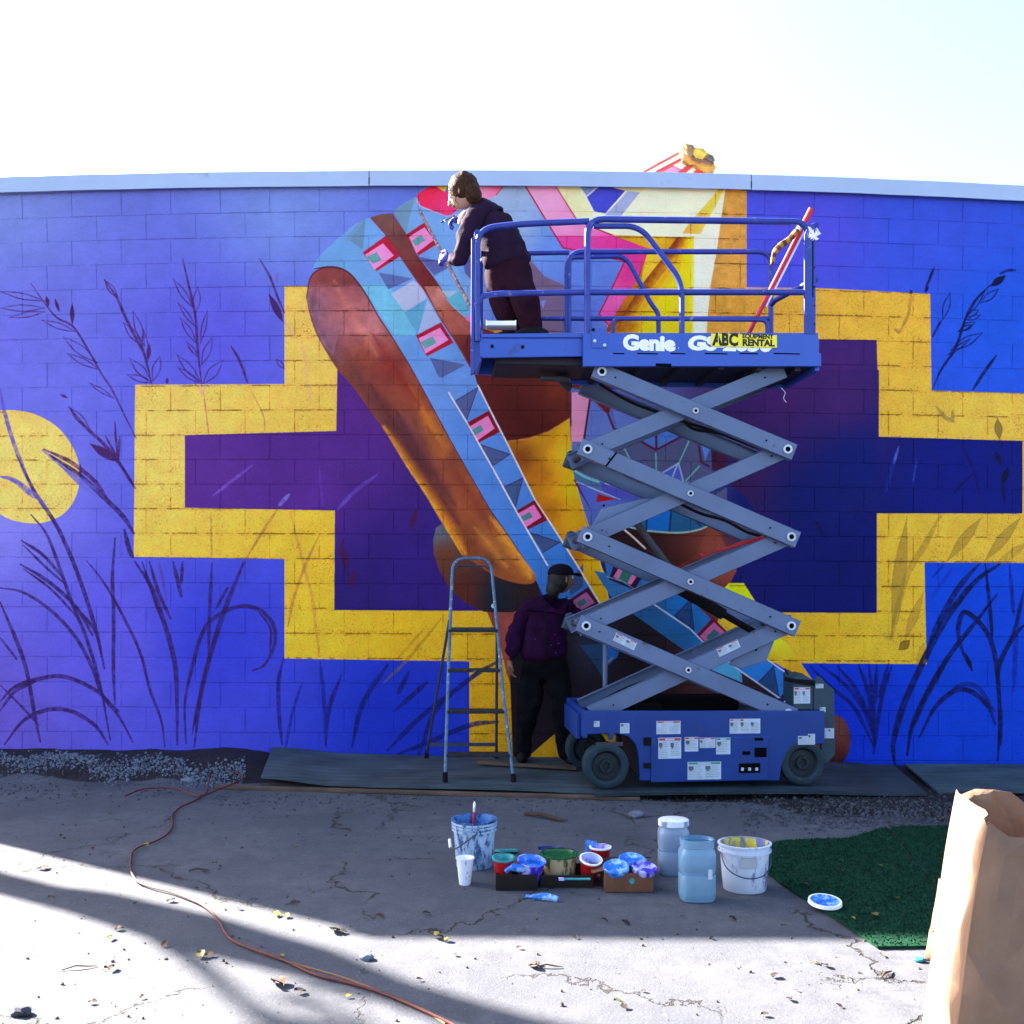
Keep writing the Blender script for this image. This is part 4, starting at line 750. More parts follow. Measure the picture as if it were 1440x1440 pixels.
M_label = mat('white_label', (.42, .50, .62), .5, noise=.06)
M_lred = mat('label_red', (.45, .03, .05), .5); M_lgrn = mat('label_green', (.03, .25, .16), .5); M_ink = mat('label_ink', (.09, .10, .13), .6); M_lgrey = mat('label_grey_print', (.30, .34, .40), .6)
M_yel = mat('yellow_sticker', (.85, .72, .03), .5, noise=.04); M_blk = mat('black_print', (.012, .010, .010), .6); M_wht = mat('white_print', (.82, .82, .82), .5, noise=.03)
M_red = mat('red_enamel', (.50, .018, .03), .4, noise=.15)
lift = empty('scissor_lift', LO, (0, 0, YAW), label='raised blue scissor lift with grey crossed arms and a railed platform', cat='scissor lift')
W = .76
def lprism(name, pts, w0, w1, m, parent=lift, bevel=.006, ref=0.0):
    mb = MB(); q = [LP(p[0], p[1], ref) for p in pts]; mb.prism(q, lambda p, s: (p[0], w1 if s else w0, p[1])); return mb.build(name, m, parent, bevel=bevel)
# chassis: near side plate, far side plate, hull between them
side = [(824,1000),(1160,1000),(1160,1046),(1142,1047),(1124,1050),(1109,1060),(1100,1074),(1096,1098),(900,1098),(898,1062),(894,1047),(884,1036),(868,1032),(863,1032),(862,1041),(857,1041),(856,1032),(824,1033)]
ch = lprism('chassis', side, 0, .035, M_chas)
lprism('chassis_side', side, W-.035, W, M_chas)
q = lambda x, y: LP(x, y)
l0, z0 = q(824, 1000); l1, _ = q(1160, 1000); zb = q(900, 1098)[1]; zm = q(900, 1033)[1]
mb = MB(); mb.bx(l0+.012, l1-.012, .036, W-.036, zm+.01, z0-.05); mb.bx(q(903, 0)[0], q(1093, 0)[0], .036, W-.036, zb+.02, zm+.009); mb.build('hull', M_deck, lift)
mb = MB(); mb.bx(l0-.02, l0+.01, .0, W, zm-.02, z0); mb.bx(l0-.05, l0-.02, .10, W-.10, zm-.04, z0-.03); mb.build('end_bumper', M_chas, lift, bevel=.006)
mb = MB(); mb.bx(q(886, 0)[0], q(1060, 0)[0], .30, .46, z0-.049, z0+.055); mb.bx(q(905, 0)[0], q(940, 0)[0], .15, .26, z0-.05, z0+.02); mb.build('hydraulic_tank', M_hole, lift, bevel=.01)
# recesses, hinges, slots on the near side
def dark(name, x0, y0, x1, y1, m=M_hole, pr=.003, par=lift):
    a, b = q(x0, y0), q(x1, y1); mb = MB(); mb.bx(a[0], b[0], -pr, .001, b[1], a[1]); return mb.build(name, m, par)
mb = MB(); a, b = q(915, 1037), q(1080, 1097); mb.bx(a[0], b[0], -.014, -.0005, b[1], a[1]); door = mb.build('battery_door', M_chas, lift, bevel=.008)
for (x0, y0, x1, y1) in [(831,1005,845,1013)]:
    mb = MB(); c = q((x0+x1)/2, (y0+y1)/2); mb.lathe([(.0, -.004), (.033, -.004), (.036, 0)], (c[0], 0, c[1]), 18, 0, 1, .6, M=Matrix.Rotation(R(90), 3, 'X')); mb.build('tie_down_hole', M_hole, lift)
for (x0, y0, x1, y1) in [(905,1037,916,1048),(905,1073,916,1080)]: dark('door_hinge', x0, y0, x1, y1, M_black, .012)
for (x0, y0, x1, y1) in [(1060,1051,1077,1064),(1043,1056,1054,1061),(1038,1073,1068,1086),(1060,1037,1072,1041)]:
    a, b = q(x0, y0), q(x1, y1); mb = MB(); mb.bx(a[0], b[0], -.0155, -.0142, b[1], a[1]); mb.build('door_recess', M_hole, lift)
for i in range(5):
    a = q(1041+i*5, 1083); mb = MB(); mb.bx(a[0], a[0]+.018, -.02, -.0156, a[1], a[1]+.02); mb.build('connector', M_label if i % 2 == 0 else M_black, lift)
dark('axle_bracket', 838, 1044, 876, 1049, M_armin, .0)
# wheels
def wheel(px, w0, steer=0):
    l, _ = LP(px, 1082); r = .153; c = (l, w0+.055, r); Mx = Matrix.Rotation(R(90), 3, 'X'); mb = MB()
    mb.lathe([(.100, .050), (.112, .056), (.142, .056), (.151, .050), (.153, .03), (.153, -.03), (.151, -.050), (.142, -.056), (.112, -.056), (.100, -.050)], c, 40, M=Mx); t = mb.build('wheel', M_tyre, lift, smooth=True)
    mb = MB(); mb.lathe([(.0, .030), (.022, .030), (.026, .044), (.045, .044), (.048, .028), (.060, .024), (.085, .026), (.098, .046), (.101, .052), (.101, -.05), (0, -.05)], c, 40, M=Mx); mb.build('rim', M_rim, t, smooth=True)
    mb = MB()
    for k in range(5): a = k*1.2566; mb.lathe([(0, .052), (.007, .052), (.007, .03)], (c[0]+.034*math.cos(a), c[1], c[2]+.034*math.sin(a)), 6, M=Mx)
    mb.build('wheel_bolts', M_tyre, t)
wheel(853, .0); wheel(1130, .0); wheel(849, W-.11); wheel(1130, W-.11)
# warning labels
def label(x0, y0, x1, y1, head=None, cols=1, par=lift, w=-.0146, rotp=None, seed=0):
    g = random.Random(int(x0*31+y0)); a, b = q(x0, y0), q(x1, y1); Wd, Hd = b[0]-a[0], a[1]-b[1]; mb = MB(); O = (a[0], b[1])
    def rect(u0, u1, v0, v1, k, m): mb.bx(O[0]+u0*Wd, O[0]+u1*Wd, w-k, w-k+.0006, O[1]+v0*Hd, O[1]+v1*Hd, m)
    rect(0, 1, 0, 1, .001, 0); top = .97
    if head: rect(.03, .97 if cols < 3 else .45, .86, .97, .0018, head); rect(.3 if cols < 3 else .1, .7 if cols < 3 else .36, .88, .95, .0026, 0); top = .82
    for cidx in range(cols if cols < 3 else 3):
        n = cols if cols < 3 else 3; u0, u1 = cidx/n+.06/n, (cidx+1)/n-.08/n; v = top-.04
        if g.random() < .75: h = .24; rect(u0, u0+(u1-u0)*.35, v-h, v-.02, .0018, 3); rect(u0+(u1-u0)*.1, u0+(u1-u0)*.25, v-h-.06, v-h+.0, .0018, 3); 
        while v > .10:
            rect(u0+(u1-u0)*(.42 if v > .6 else 0), u0+(u1-u0)*g.uniform(.8, 1), v-.045, v, .0018, 4); v -= g.uniform(.085, .11)
    o = mb.build('warning_label', [M_label, M_lred, M_lgrn, M_ink, M_lgrey], par); return o
label(923,1014,957,1032, 1, 2, w=-.001); label(1026,1011,1069,1031, 1, 3, w=-.001)
label(925,1037,957,1066, 1, 2, w=-.0146); label(962,1036,981,1056, 1, 1); label(983,1037,1005,1051, 1, 2); label(1006,1037,1026,1060, 2, 1); label(966,1071,1013,1095, 2, 2)
label(872,1017,885,1031, None, 1, w=-.001); label(835,1014,843,1022, None, 1, w=-.001); label(1122,1035,1137,1047, None, 1, w=-.001); label(1136,1032,1146,1047, None, 1, w=-.001)
# end plate with ladder and charger box
ep = lprism('end_plate', [(1150,958),(1156,952),(1162,956),(1166,962),(1179,972),(1180,1064),(1169,1076),(1160,1076),(1160,1001),(1150,1001)], .06, .085, M_plate)
lprism('end_plate', [(1150,958),(1156,952),(1162,956),(1166,962),(1179,972),(1180,1064),(1169,1076),(1160,1076),(1160,1001),(1150,1001)], .60, .625, M_plate)
for yy in (975, 1010, 1045): mb = MB(); a = q(1172, yy); mb.tube([(a[0], .085, a[1]), (a[0], .60, a[1])], .011, 8); mb.build('ladder_rung', M_plate, lift, smooth=True)
lprism('control_box', [(1121,954),(1134,948),(1150,958),(1150,1000),(1121,1000)], .07, .22, M_plate)
lprism('control_box_hood', [(1120,962),(1151,966),(1151,958),(1121,956)], .055, .22, M_black, bevel=.002)
mb = MB(); a = q(1166, 1021); mb.lathe([(0, -.003), (.030, -.003), (.030, -.001)], (a[0]-.01, .0585, a[1]), 20, M=Matrix.Rotation(R(90), 3, 'X')); mb.lathe([(.030, -.006), (.033, -.006), (.033, 0)], (a[0]-.01, .0585, a[1]), 20, M=Matrix.Rotation(R(90), 3, 'X')); mb.build('round_cover', M_plate, lift)
def q7(x, y): return LP(x, y)
label(1122,968,1145,991, 1, 2, w=.069); label(1152,963,1163,969, None, 1, w=.0585); label(1158,996,1166,1003, None, 1, w=.0585); label(1161,1026,1178,1040, None, 2, w=.0585)
# scissor arms
PZ = {}
def pv(px, py, w=.06): l, z = LP(px, py, w); return (l, z)
back = []   # arms falling to the right (outer pair); rise = arms climbing to the right (inner pair)
fall = [((846,523),(1107,632)), ((826,632),(1112,755)), ((826,755),(1112,880)), ((824,880),(1108,1003))]
rise = [((826,632),(1098,521)), ((826,755),(1107,632)), ((824,880),(1112,755)), ((842,1003),(1112,880))]
def arm(a, b, w0, w1, ext0, ext1, near, wide=.115):
    A = Vector((*pv(*a),)); B = Vector((*pv(*b),)); d = (B-A).normalized(); A2, B2 = A-d*ext0, B+d*ext1; wc = (w0+w1)/2; mb = MB(); t = .006
    fl = w0 if near else w1-t; n = Vector((-d.y, d.x))                                     # web towards the outside, flanges behind: an open channel
    mb.bar((A2.x, fl+t/2, A2.y), (B2.x, fl+t/2, B2.y), wide, t, (0, 1, 0))
    for s in (-1, 1):
        o_ = n*s*(wide/2-t/2); mb.bar((A2.x+o_.x, wc, A2.y+o_.y), (B2.x+o_.x, wc, B2.y+o_.y), t, abs(w1-w0), (0, 1, 0))
    ar = mb.build('scissor_arm', M_arm, lift, bevel=.003, seg=1); yy = w0 if near else w1; sg = -1 if near else 1
    return ar, A, B, d
Mx = Matrix.Rotation(R(90), 3, 'X')
def boss(par, c, w, r=.031, ring=True, near=True):
    mb = MB(); s = 1 if near else -1
    if ring: mb.lathe([(r*.55, -.002*s), (r*.6, .012*s), (r, .012*s), (r, -.002*s)], (c.x, w, c.y), 20, M=Mx if near else Mx)
    mb.build('pin_ring', M_pin, par, smooth=True) if ring else None
    mb = MB(); mb.lathe([(0, .008), (r*.56, .008), (r*.56, -.002)], (c.x, w, c.y), 16, M=Mx); mb.build('pin', M_hole, par)
for i in range(4):
    for near in (True, False):
        if near: fo, ri = (.055, .105), (.112, .162)
        else: fo, ri = (.585, .635), (.528, .578)
        ar, A, B, d = arm(*fall[i], fo[0], fo[1], .055, .055, near)
        if near:
            boss(ar, A, .0545); boss(ar, B, .0545); Mm = (A+B)/2; boss(ar, Mm+Vector((0, .0)), .0545, .020, True); boss(ar, B-d*.16, .0545, .010, False)
            if i in (1, 2): boss(ar, A+d*.16, .0545, .010, False)
            if i in (0, 3):
                boss(ar, A+d*.10, .0545, .009, False)
            if i == 1:
                c = A+d*.17; mb = MB(); n = Vector((-d.y, d.x)); mb.bar((c.x-n.x*.057-d.x*.012, .0535, c.y-n.y*.057-d.y*.012), (c.x+n.x*.057+d.x*.02, .0535, c.y+n.y*.057+d.y*.02), .012, .002, (0, 1, 0)); mb.build('slot', M_hole, ar)
            if i == 2 or i == 3:
                pass
        ar, A, B, d = arm(*rise[i], ri[0], ri[1], .05, .05, near)
        if near:
            boss(ar, B-d*.10, ri[0]-.0005, .010, False); boss(ar, A+d*.12, ri[0]-.0005, .009, False)
for i, (px, py) in enumerate([(826,632),(1109,632),(826,755),(1112,755),(824,880),(1112,880),(967,570),(967,694),(967,817),(968,942)]):
    l, z = pv(px, py); mb = MB(); mb.tube([(l, .107, z), (l, .583, z)], .024 if i < 6 else .03, 12); mb.build('cross_tube', M_armin, lift, smooth=True)
for px, py in [(826,632),(826,755),(824,880)]:                       # brackets seen at the left joints
    l, z = pv(px, py); mb = MB(); mb.box((l-.02, .62, z), (.10, .09, .12), (0, R(20), 0)); mb.build('joint_bracket', M_plate, lift, bevel=.01)
# labels stuck on the lowest arms
for (cx, cy, ang) in [(879, 902, -25.5), (1028, 912, 24.5)]:
    a = q(cx-17, cy-5.5); c = LP(cx, cy, .055); o = label(cx-16.5, cy-6, cx+16.5, cy+6, 1, 2, w=0); 
    me = o.data; l, z = LP(cx, cy, .0); 
    for v in me.vertices: v.co.x -= l; v.co.z -= z
    o.location = (c[0], .0535 if cx < 1000 else .1105, c[1]); o.rotation_euler = (0, R(-ang), 0)
lprism('gusset_plate', [(1025,934),(1043,941),(1078,930),(1092,896),(1060,905)], .165, .185, M_arm, ref=.16)
boss(lift, Vector(LP(1063, 914, .165)), .1645, .012, False)
lprism('gusset_plate', [(846,715),(905,701),(936,700),(880,722),(832,742)], .165, .175, M_arm, ref=.16)
boss(lift, Vector(LP(849, 711, .165)), .1645, .014, False)
lprism('safety_arm', [(983,777),(988,783),(1076,758),(1074,753),(1040,762),(992,780)], .30, .33, M_red, ref=.3)
mb = MB(); a, b = L3(955, 828, .33), L3(1068, 893, .33); mb.tube([a, a.lerp(b, .55), a.lerp(b, .551), b], [.042, .042, .024, .024], 16); mb.build('lift_cylinder', M_black, lift, smooth=True)
mb = MB(); a, b = L3(870, 985, .33), L3(955, 828, .33); mb.tube([L3(880, 716, .36), L3(960, 822, .36)], .026, 12); mb.build('cylinder_rod', M_armin, lift, smooth=True)
mb = MB(); mb.tube([L3(851, 906, .62), L3(851, 966, .62)], .018, 10); mb.tube([L3(851, 935, .62), L3(862, 925, .62)], .01, 8); mb.build('support_post', M_arm, lift, smooth=True)
for (lv, pts) in enumerate([[(958,588),(975,603),(1005,608),(1040,618),(1075,632)], [(952,706),(985,722),(1020,732),(1050,748),(1080,756)], [(830,995),(880,968),(930,952),(965,950)], [(950,590),(985,600),(1020,612),(1062,628)]]):
    mb = MB(); mb.tube(smooth_path([L3(x, y, .30+.05*lv) for x, y in pts], 5), .011, 8); mb.build('hose', M_black, lift, smooth=True)
for i, (a, b) in enumerate([((843,540),(935,583)), ((840,646),(940,690))]):
    mb = MB(); mb.tube(smooth_path([L3(a[0], a[1], .45), L3((a[0]+b[0])/2, (a[1]+b[1])/2+5, .44), L3(b[0], b[1], .43)], 5), .010, 8); mb.build('hose', M_black, lift, smooth=True)
mb = MB(); mb.tube(smooth_path([L3(1098, 545, .2), L3(1104, 552, .2), L3(1102, 560, .2), L3(1106, 566, .2)], 4), .0018, 6); mb.build('wire_tail', M_wht, lift)
mb = MB(); mb.tube(smooth_path([L3(1104, 940, .2), L3(1108, 950, .2), L3(1108, 965, .2)], 4), .006, 6); mb.build('cable', M_black, lift)
# ---------------- platform
PW = .62                                                            # platform depth
zt = LP(900, 468)[1]; zl = LP(900, 515)[1]; lp0 = LP(820, 490)[0]; lp1 = LP(1155, 490)[0]
lprism('deck_side', [(820,468),(1151,468),(1151,496),(1155,497),(1155,515),(820,515)], 0, .03, M_lift, bevel=.004)
mb = MB(); mb.bx(lp0, lp1, .031, PW-.031, zl+.03, zl+.05); mb.build('deck', M_deck, lift)
mb = MB()
for k in range(6): l = lp0+.15+k*(lp1-lp0-.3)/5; mb.bx(l-.02, l+.02, .04, PW-.04, zl+.0, zl+.029)
mb.build('deck_joist', M_deck, lift)
mb = MB(); mb.bx(lp0, lp1, PW-.03, PW, zl, zt); mb.build('deck_side', M_lift, lift, bevel=.004)
mb = MB(); mb.bx(lp1-.031, lp1-.001, .031, PW-.031, zl, zt-.002); mb.build('deck_end', M_lift, lift, bevel=.004)
for x0, x1 in [(862,878),(896,925),(943,964),(991,1023),(1040,1066),(1088,1125)]: a, b = q(x0, 497), q(x1, 498); mb = MB(); mb.bx(a[0], b[0], -.0015, .0005, a[1]-.004, a[1]+.004); mb.build('rail_slot', M_hole, lift)
a, b = q(922, 511), q(944, 516); mb = MB(); mb.bx(a[0], b[0], -.002, .0005, b[1], a[1]); mb.build('rail_slot', M_hole, lift)
a, b = q(832, 462), q(853, 490); mb = MB(); mb.bx(a[0], b[0], -.006, -.0005, b[1], a[1]); mb.build('latch_plate', M_lift, lift, bevel=.002)
for x, y in [(834,464),(850,486),(836,480)]: a = q(x, y); mb = MB(); mb.lathe([(0, .012), (.010, .010), (.012, 0)], (a[0], -.006, a[1]), 10, M=Mx); mb.build('latch_bolt', M_black if y < 470 else M_pin, lift)
M_rail = mat('blue_rail_enamel', (.022, .040, .27), .38, noise=.15, nscale=8, dirt=(.25, .28, .50), dirt_amt=-.02, dscale=16)
def rail(name, pts, r=.019, rad=.09, w=0.0, m=None):
    mb = MB(); P = []
    for p in pts: ww = p[2] if len(p) > 2 else w; P.append(L3(p[0], p[1], ww))
    mb.tube(fillet(P, rad, 6), r, 10); return mb.build(name, m or M_rail, lift, smooth=True)
NW = .018
rail('guard_rail', [(826,470,NW),(826,308,NW),(1137,312,NW),(1137,470,NW)], .0215, .11)
rail('mid_rail', [(826,411,NW),(1134,411,NW)], .0205)
rail('gate_rail', [(835,318,NW+.0),(900,318,NW),(953,388,NW),(959,408,NW),(959,469,NW)], .0185, .10)
rail('toe_rail', [(862,470,.10),(862,448,.10),(1079,450,.10),(1079,470,.10)], .014, .05)
# flat corner post at the right with its slot
lprism('corner_post', [(1131,330),(1137,316),(1145,314),(1147,330),(1147,470),(1131,470)], -.004, .012, M_rail, bevel=.004)
a, b = q(1142, 333), q(1143.5, 418); mb = MB(); mb.bx(a[0], b[0], -.0055, -.0035, b[1], a[1]); mb.build('post_slot', M_hole, lift)
for y in (356, 384, 410, 436): a = q(1147, y+20); mb = MB(); mb.lathe([(0, .006), (.005, .006), (.005, 0)], (a[0]-.01, -.004, a[1]), 8, M=Mx); mb.build('rivet', M_black, lift)
FW = PW-.02
def frail(name, l_, z_, **k): return rail(name, k['pts'], k.get('r', .019), k.get('rad', .09))
rail('guard_rail', [(800,470,FW),(800,354,FW),(1084,354,FW),(1084,470,FW)], .019, .10)
rail('mid_rail', [(745,448,FW),(1082,448,FW)], .017)
rail('gate_rail', [(796,470,FW),(796,362,FW),(880,360,FW),(916,428,FW),(926,440,FW),(926,470,FW)], .017, .08)
rl, rz = LP(1137, 312, NW); fl, fz = LP(1084, 354, FW)
for zz in (rz, (rz+zt)/2+.02): mb = MB(); mb.tube(fillet([(lp1-.03, NW, zz-.02), (lp1-.02, NW+.06, zz), (fl+.01, FW-.06, zz), (fl, FW, zz-.02)], .04), .019, 10); mb.build('end_rail', M_rail, lift, smooth=True)
# extension deck to the left
EW0, EW1 = .04, PW-.04
lprism('extension_side', [(676,470),(820,468),(820,475),(677,475)], EW0-.008, EW0+.02, M_lift, bevel=.003, ref=EW0)
lprism('extension_side', [(677,475.6),(820,475.6),(820,501),(678,503)], EW0, EW0+.02, M_lift, bevel=.003, ref=EW0)
e0 = LP(677, 475, EW0); e1 = LP(820, 475, EW0); eb = LP(700, 502, EW0)[1]; et = LP(700, 471, EW0)[1]
mb = MB(); mb.bx(e0[0]+.01, e1[0]+.1, EW0+.021, EW1-.021, et-.035, et-.02); mb.build('extension_deck', M_deck, lift)
mb = MB(); mb.bx(e0[0], e1[0], EW1-.02, EW1, eb, et); mb.build('extension_side', M_lift, lift, bevel=.003)
mb = MB(); mb.bx(e0[0]-.012, e0[0]+.009, EW0, EW1, eb, et+.03); mb.build('extension_end', M_lift, lift, bevel=.003)
mb = MB(); mb.bx(e0[0]+.1, e1[0]+.05, EW0+.06, EW1-.06, eb-.03, eb+.02); mb.build('extension_frame', M_deck, lift, bevel=.004)
lprism('end_post', [(663,335),(667,333),(667,524),(662,527)], EW0, EW0+.04, M_rail, bevel=.003, ref=EW0)
lprism('end_post', [(670,440),(677,470),(677,505),(670,520),(665,521),(668,440)], EW0+.01, EW0+.03, M_rail, bevel=.003, ref=EW0)
rail('guard_rail', [(672,480,EW0+.005),(671,322,EW0+.005),(730,315,EW0),(828,311,EW0-.01)], .0205, .12)
rail('mid_rail', [(671,430,EW0),(676,417,EW0),(700,413,EW0),(826,411,EW0)], .0195, .05)
rail('guard_rail', [(676,470,EW1),(676,360,EW1),(740,356,EW1),(800,355,EW1)], .018, .09)
for yy in (322, 418):
    a, b = L3(671, yy+4, EW0), L3(671, yy+4, EW0); mb = MB(); mb.tube([a, Vector((a.x, EW1, a.z))], .018, 10); mb.build('end_rail', M_rail, lift, smooth=True)
for x, y in [(692,487),(735,488)]: a = LP(x, y, EW0); mb = MB(); mb.lathe([(0, .004), (.012, .004), (.012, 0)], (a[0], EW0-.0005, a[1]), 10, M=Mx); mb.build('bolt', M_black, lift)
mb = MB(); mb.tube([L3(760, 531, .35), L3(800, 533, .35)], .022, 10); mb.tube([L3(786, 530, .4), L3(800, 545, .5)], .03, 10); mb.build('extension_roller', M_armin, lift, smooth=True)
# ---------------- lettering on the deck side
def text(name, s, size, loc, mat_, parent, off=0.0, ext=.0006, sx=1.0, shear=0, align='LEFT', rot=(R(90), 0, 0), space=1.0):
    cu = bpy.data.curves.new(name, 'FONT'); cu.body = s; cu.size = size; cu.offset = off; cu.extrude = ext; cu.shear = shear; cu.align_x = align; cu.space_character = space; cu.resolution_u = 3
    to = bpy.data.objects.new(name, cu); col.objects.link(to); bpy.context.view_layer.update()
    me = bpy.data.meshes.new_from_object(to.evaluated_get(bpy.context.evaluated_depsgraph_get())); bpy.data.objects.remove(to)
    me.materials.clear(); me.materials.append(mat_); o = link(name, me, parent, loc, rot); o.scale = (sx, 1, 1); return o
a = q(876, 491); text('maker_lettering', 'Genie', .135, (a[0], -.0018, a[1]), M_wht, lift, .0075, sx=1.10, space=.98)
a = q(953, 490); text('maker_lettering', '.', .05, (a[0], -.0018, a[1]), M_wht, lift, .0, sx=1)
a = q(966, 491); text('model_lettering', 'GS-2030', .125, (a[0], -.0018, a[1]), M_wht, lift, .0075, sx=1.32, shear=.15, space=1.0)
a, b = q(999.5, 469.5), q(1092, 489.5); mb = MB(); mb.bx(a[0], b[0], -.0085, -.0062, b[1], a[1]); st = mb.build('rental_sticker', M_yel, lift, bevel=.001)
mb = MB()
text('sticker_lettering', 'ABC', .112, (a[0]+.012, -.0092, b[1]+.010), M_blk, st, .0055, .0004, .80); text('sticker_lettering', 'EQUIPMENT', .040, (a[0]+.215, -.0092, b[1]+.060), M_blk, st, .0020, .0004, .98); text('sticker_lettering', 'RENTAL', .060, (a[0]+.215, -.0092, b[1]+.010), M_blk, st, .0030, .0004, 1.02)
for o in [c for c in st.children]:                                 # stencil bridges across the big letters
    pass
for fx in (.047, .118, .193): mb = MB(); mb.bx(a[0]+fx, a[0]+fx+.0045, -.0105, -.0098, b[1]+.008, b[1]+.095); mb.build('stencil_bridge', M_yel, st)
# red pole leaning in the platform and striped strap hanging from the end rail
M_redp = mat('red_pole_paint', (.62, .02, .05), .35, noise=.1); 
pole = empty('extension_pole', lift.matrix_basis @ L3(1052, 472, .30), label='glossy red painter pole leaning against the right end rail of the platform', cat='pole')
P = lambda px, py, w: lift.matrix_basis @ L3(px, py, w)
bpy.context.view_layer.update(); Lm = Matrix.Translation(LO) @ Matrix.Rotation(YAW, 4, 'Z'); P = lambda px, py, w: Lm @ L3(px, py, w)
pole.location = P(1052, 472, .26)
def pt(a, b, r, m, nm, n=12): mb = MB(); mb.tube([a-pole.location, b-pole.location], r, n); return mb.build(nm, m, pole, smooth=True)
A_, B_ = P(1050, 474, .26), P(1141, 294, .055)
pt(A_, A_.lerp(B_, .86), .017, M_redp, 'outer_tube'); pt(A_.lerp(B_, .861), B_, .021, M_red, 'grip'); pt(A_.lerp(B_, .13), A_.lerp(B_, .16), .0185, M_blk, 'collar'); pt(A_.lerp(B_, .25)+Vector((.024, 0, -.006)), A_.lerp(B_, .84)+Vector((.024, 0, -.006)), .008, M_wht, 'side_rod')
M_s1 = mat('strap_amber', (.38, .18, .03), .7); M_s2 = mat('strap_brown', (.09, .04, .02), .8); strap = empty('striped_strap', P(1120, 330, .06), label='amber and brown striped strap hanging in a curve beside the red pole', cat='strap')
sp_ = smooth_path([P(1086, 372, .10), P(1089, 356, .09), P(1098, 345, .08), P(1110, 337, .07), P(1122, 323, .05), P(1131, 315, .02)], 5)
for i in range(len(sp_)-1):
    mb = MB(); mb.tube([sp_[i]-strap.location, sp_[i+1]-strap.location], [.014+.008*math.sin(i/len(sp_)*3.1), .014+.008*math.sin((i+1)/len(sp_)*3.1)], 8); mb.build('strap_band', [M_s2, M_s1, M_s1, M_s2, M_wht][i % 4 if i < len(sp_)-6 else 4], strap, smooth=True)
# white rag tied on the corner
mb = MB(); c = P(1143, 322, 0)
for k in range(14): a_ = random.uniform(0, 6.28); p = Vector((random.gauss(0, .012), random.gauss(0, .012), -k*.004)); mb.add([p, p+Vector((.02*math.cos(a_), .01, .02*math.sin(a_))), p+Vector((.02, 0, -.03)), p+Vector((0, .012, -.035))], [(0, 1, 2, 3)])
o = mb.build('rag', M_wht); o.location = c+Vector((0, -.03, 0)); tag(o, 'small white rag tied on the top right corner of the platform railing', 'rag')
# ---------------------------------------------------------------- people
def skin(name, nodes, edges, m, parent, sub=2, origin=Vector((0, 0, 0)), ysq=None):
    """nodes: list of (point, radius or (rx, ry)); first node is the root"""
    if ysq: yc, f = ysq; nodes = [(Vector((n[0][0], yc+(n[0][1]-yc)/f, n[0][2])), n[1]) for n in nodes]
    me = bpy.data.meshes.new(name+'_net'); me.from_pydata([tuple(Vector(n[0])-origin) for n in nodes], edges, [])
    o = bpy.data.objects.new(name+'_net', me); col.objects.link(o)
    md = o.modifiers.new('s', 'SKIN'); md.use_smooth_shade = True; md.branch_smoothing = .6
    sv = me.skin_vertices[0].data
    for i, n in enumerate(nodes):
        r = n[1]; sv[i].radius = (r, r) if not isinstance(r, tuple) else r; sv[i].use_root = (i == 0)
    s = o.modifiers.new('u', 'SUBSURF'); s.levels = sub; s.render_levels = sub
    bpy.context.view_layer.update(); dg = bpy.context.evaluated_depsgraph_get(); me2 = bpy.data.meshes.new_from_object(o.evaluated_get(dg)); bpy.data.objects.remove(o)
    if ysq:
        for v in me2.vertices: v.co.y = yc+(v.co.y-yc)*f
    me2.name = name; me2.materials.clear(); me2.materials.append(m)
    me2.polygons.foreach_set('use_smooth', [True]*len(me2.polygons)); return link(name, me2, parent)
def fold(o, amt, scale, seed=0, zs=1.0):                             # cloth folds: push vertices along normals by stretched noise
    me = o.data; ns = [v.normal.copy() for v in me.vertices]
    for v, n in zip(me.vertices, ns):
        p = v.co; q = Vector((p.x*scale+seed, p.y*scale, p.z*scale*zs)); k = mnoise.noise(q*.6)+.75*(.35-abs(mnoise.noise(q*1.3+Vector((p.z*3, 0, 0)))))*1.6+.35*(.3-abs(mnoise.noise(q*3.1))); v.co = v.co+n*amt*k
def ball(name, c, r, m, parent, deform=None, sub=3, rot=None):
    bm = bmesh.new(); bmesh.ops.create_icosphere(bm, subdivisions=sub, radius=1)
    for v in bm.verts:
        p = v.co.copy()
        if deform: p = deform(p)
        p = Vector((p.x*r[0], p.y*r[1], p.z*r[2])); v.co = (rot @ p if rot is not None else p)+Vector(c)
    me = bpy.data.meshes.new(name); bm.to_mesh(me); bm.free(); me.materials.append(m); me.polygons.foreach_set('use_smooth', [True]*len(me.polygons)); return link(name, me, parent)
M_skin = mat('brown_skin', (.20, .09, .055), .55, noise=.08, nscale=20)
M_skinA = mat('light_skin', (.42, .24, .17), .55, noise=.06, nscale=20)
M_jacket = mat('plum_jacket', (.018, .003, .022), .8, spec=.06, noise=.25, nscale=12, bump=.5, bscale=25)
M_trous = mat('black_trousers', (.0045, .0040, .0060), .85, spec=.06, noise=.3, nscale=10, bump=.5, bscale=25)
M_cap = mat('black_cap', (.008, .006, .012), .8, spec=.06, noise=.1)
M_hairB = mat('dark_hair', (.010, .007, .008), .6, noise=.4, nscale=40, bump=.6, bscale=90)
M_hairA = mat('warm_brown_hair', (.040, .016, .008), .7, spec=.15, noise=.4, nscale=40, bump=.7, bscale=80)
M_coat = mat('dark_mauve_coat', (.020, .009, .024), .8, spec=.06, noise=.22, nscale=12, bump=.5, bscale=22)
M_pantA = mat('dark_maroon_trousers', (.022, .006, .014), .85, spec=.06, noise=.2, nscale=9, bump=.5, bscale=22)
M_glove = mat('blue_violet_glove', (.05, .05, .32), .5, noise=.12)
M_shoe = mat('dark_shoe', (.012, .010, .012), .6, spec=.06, noise=.2)
M_paper = mat('eye_white_and_sunlit_cuff', (.85, .84, .80), .7)
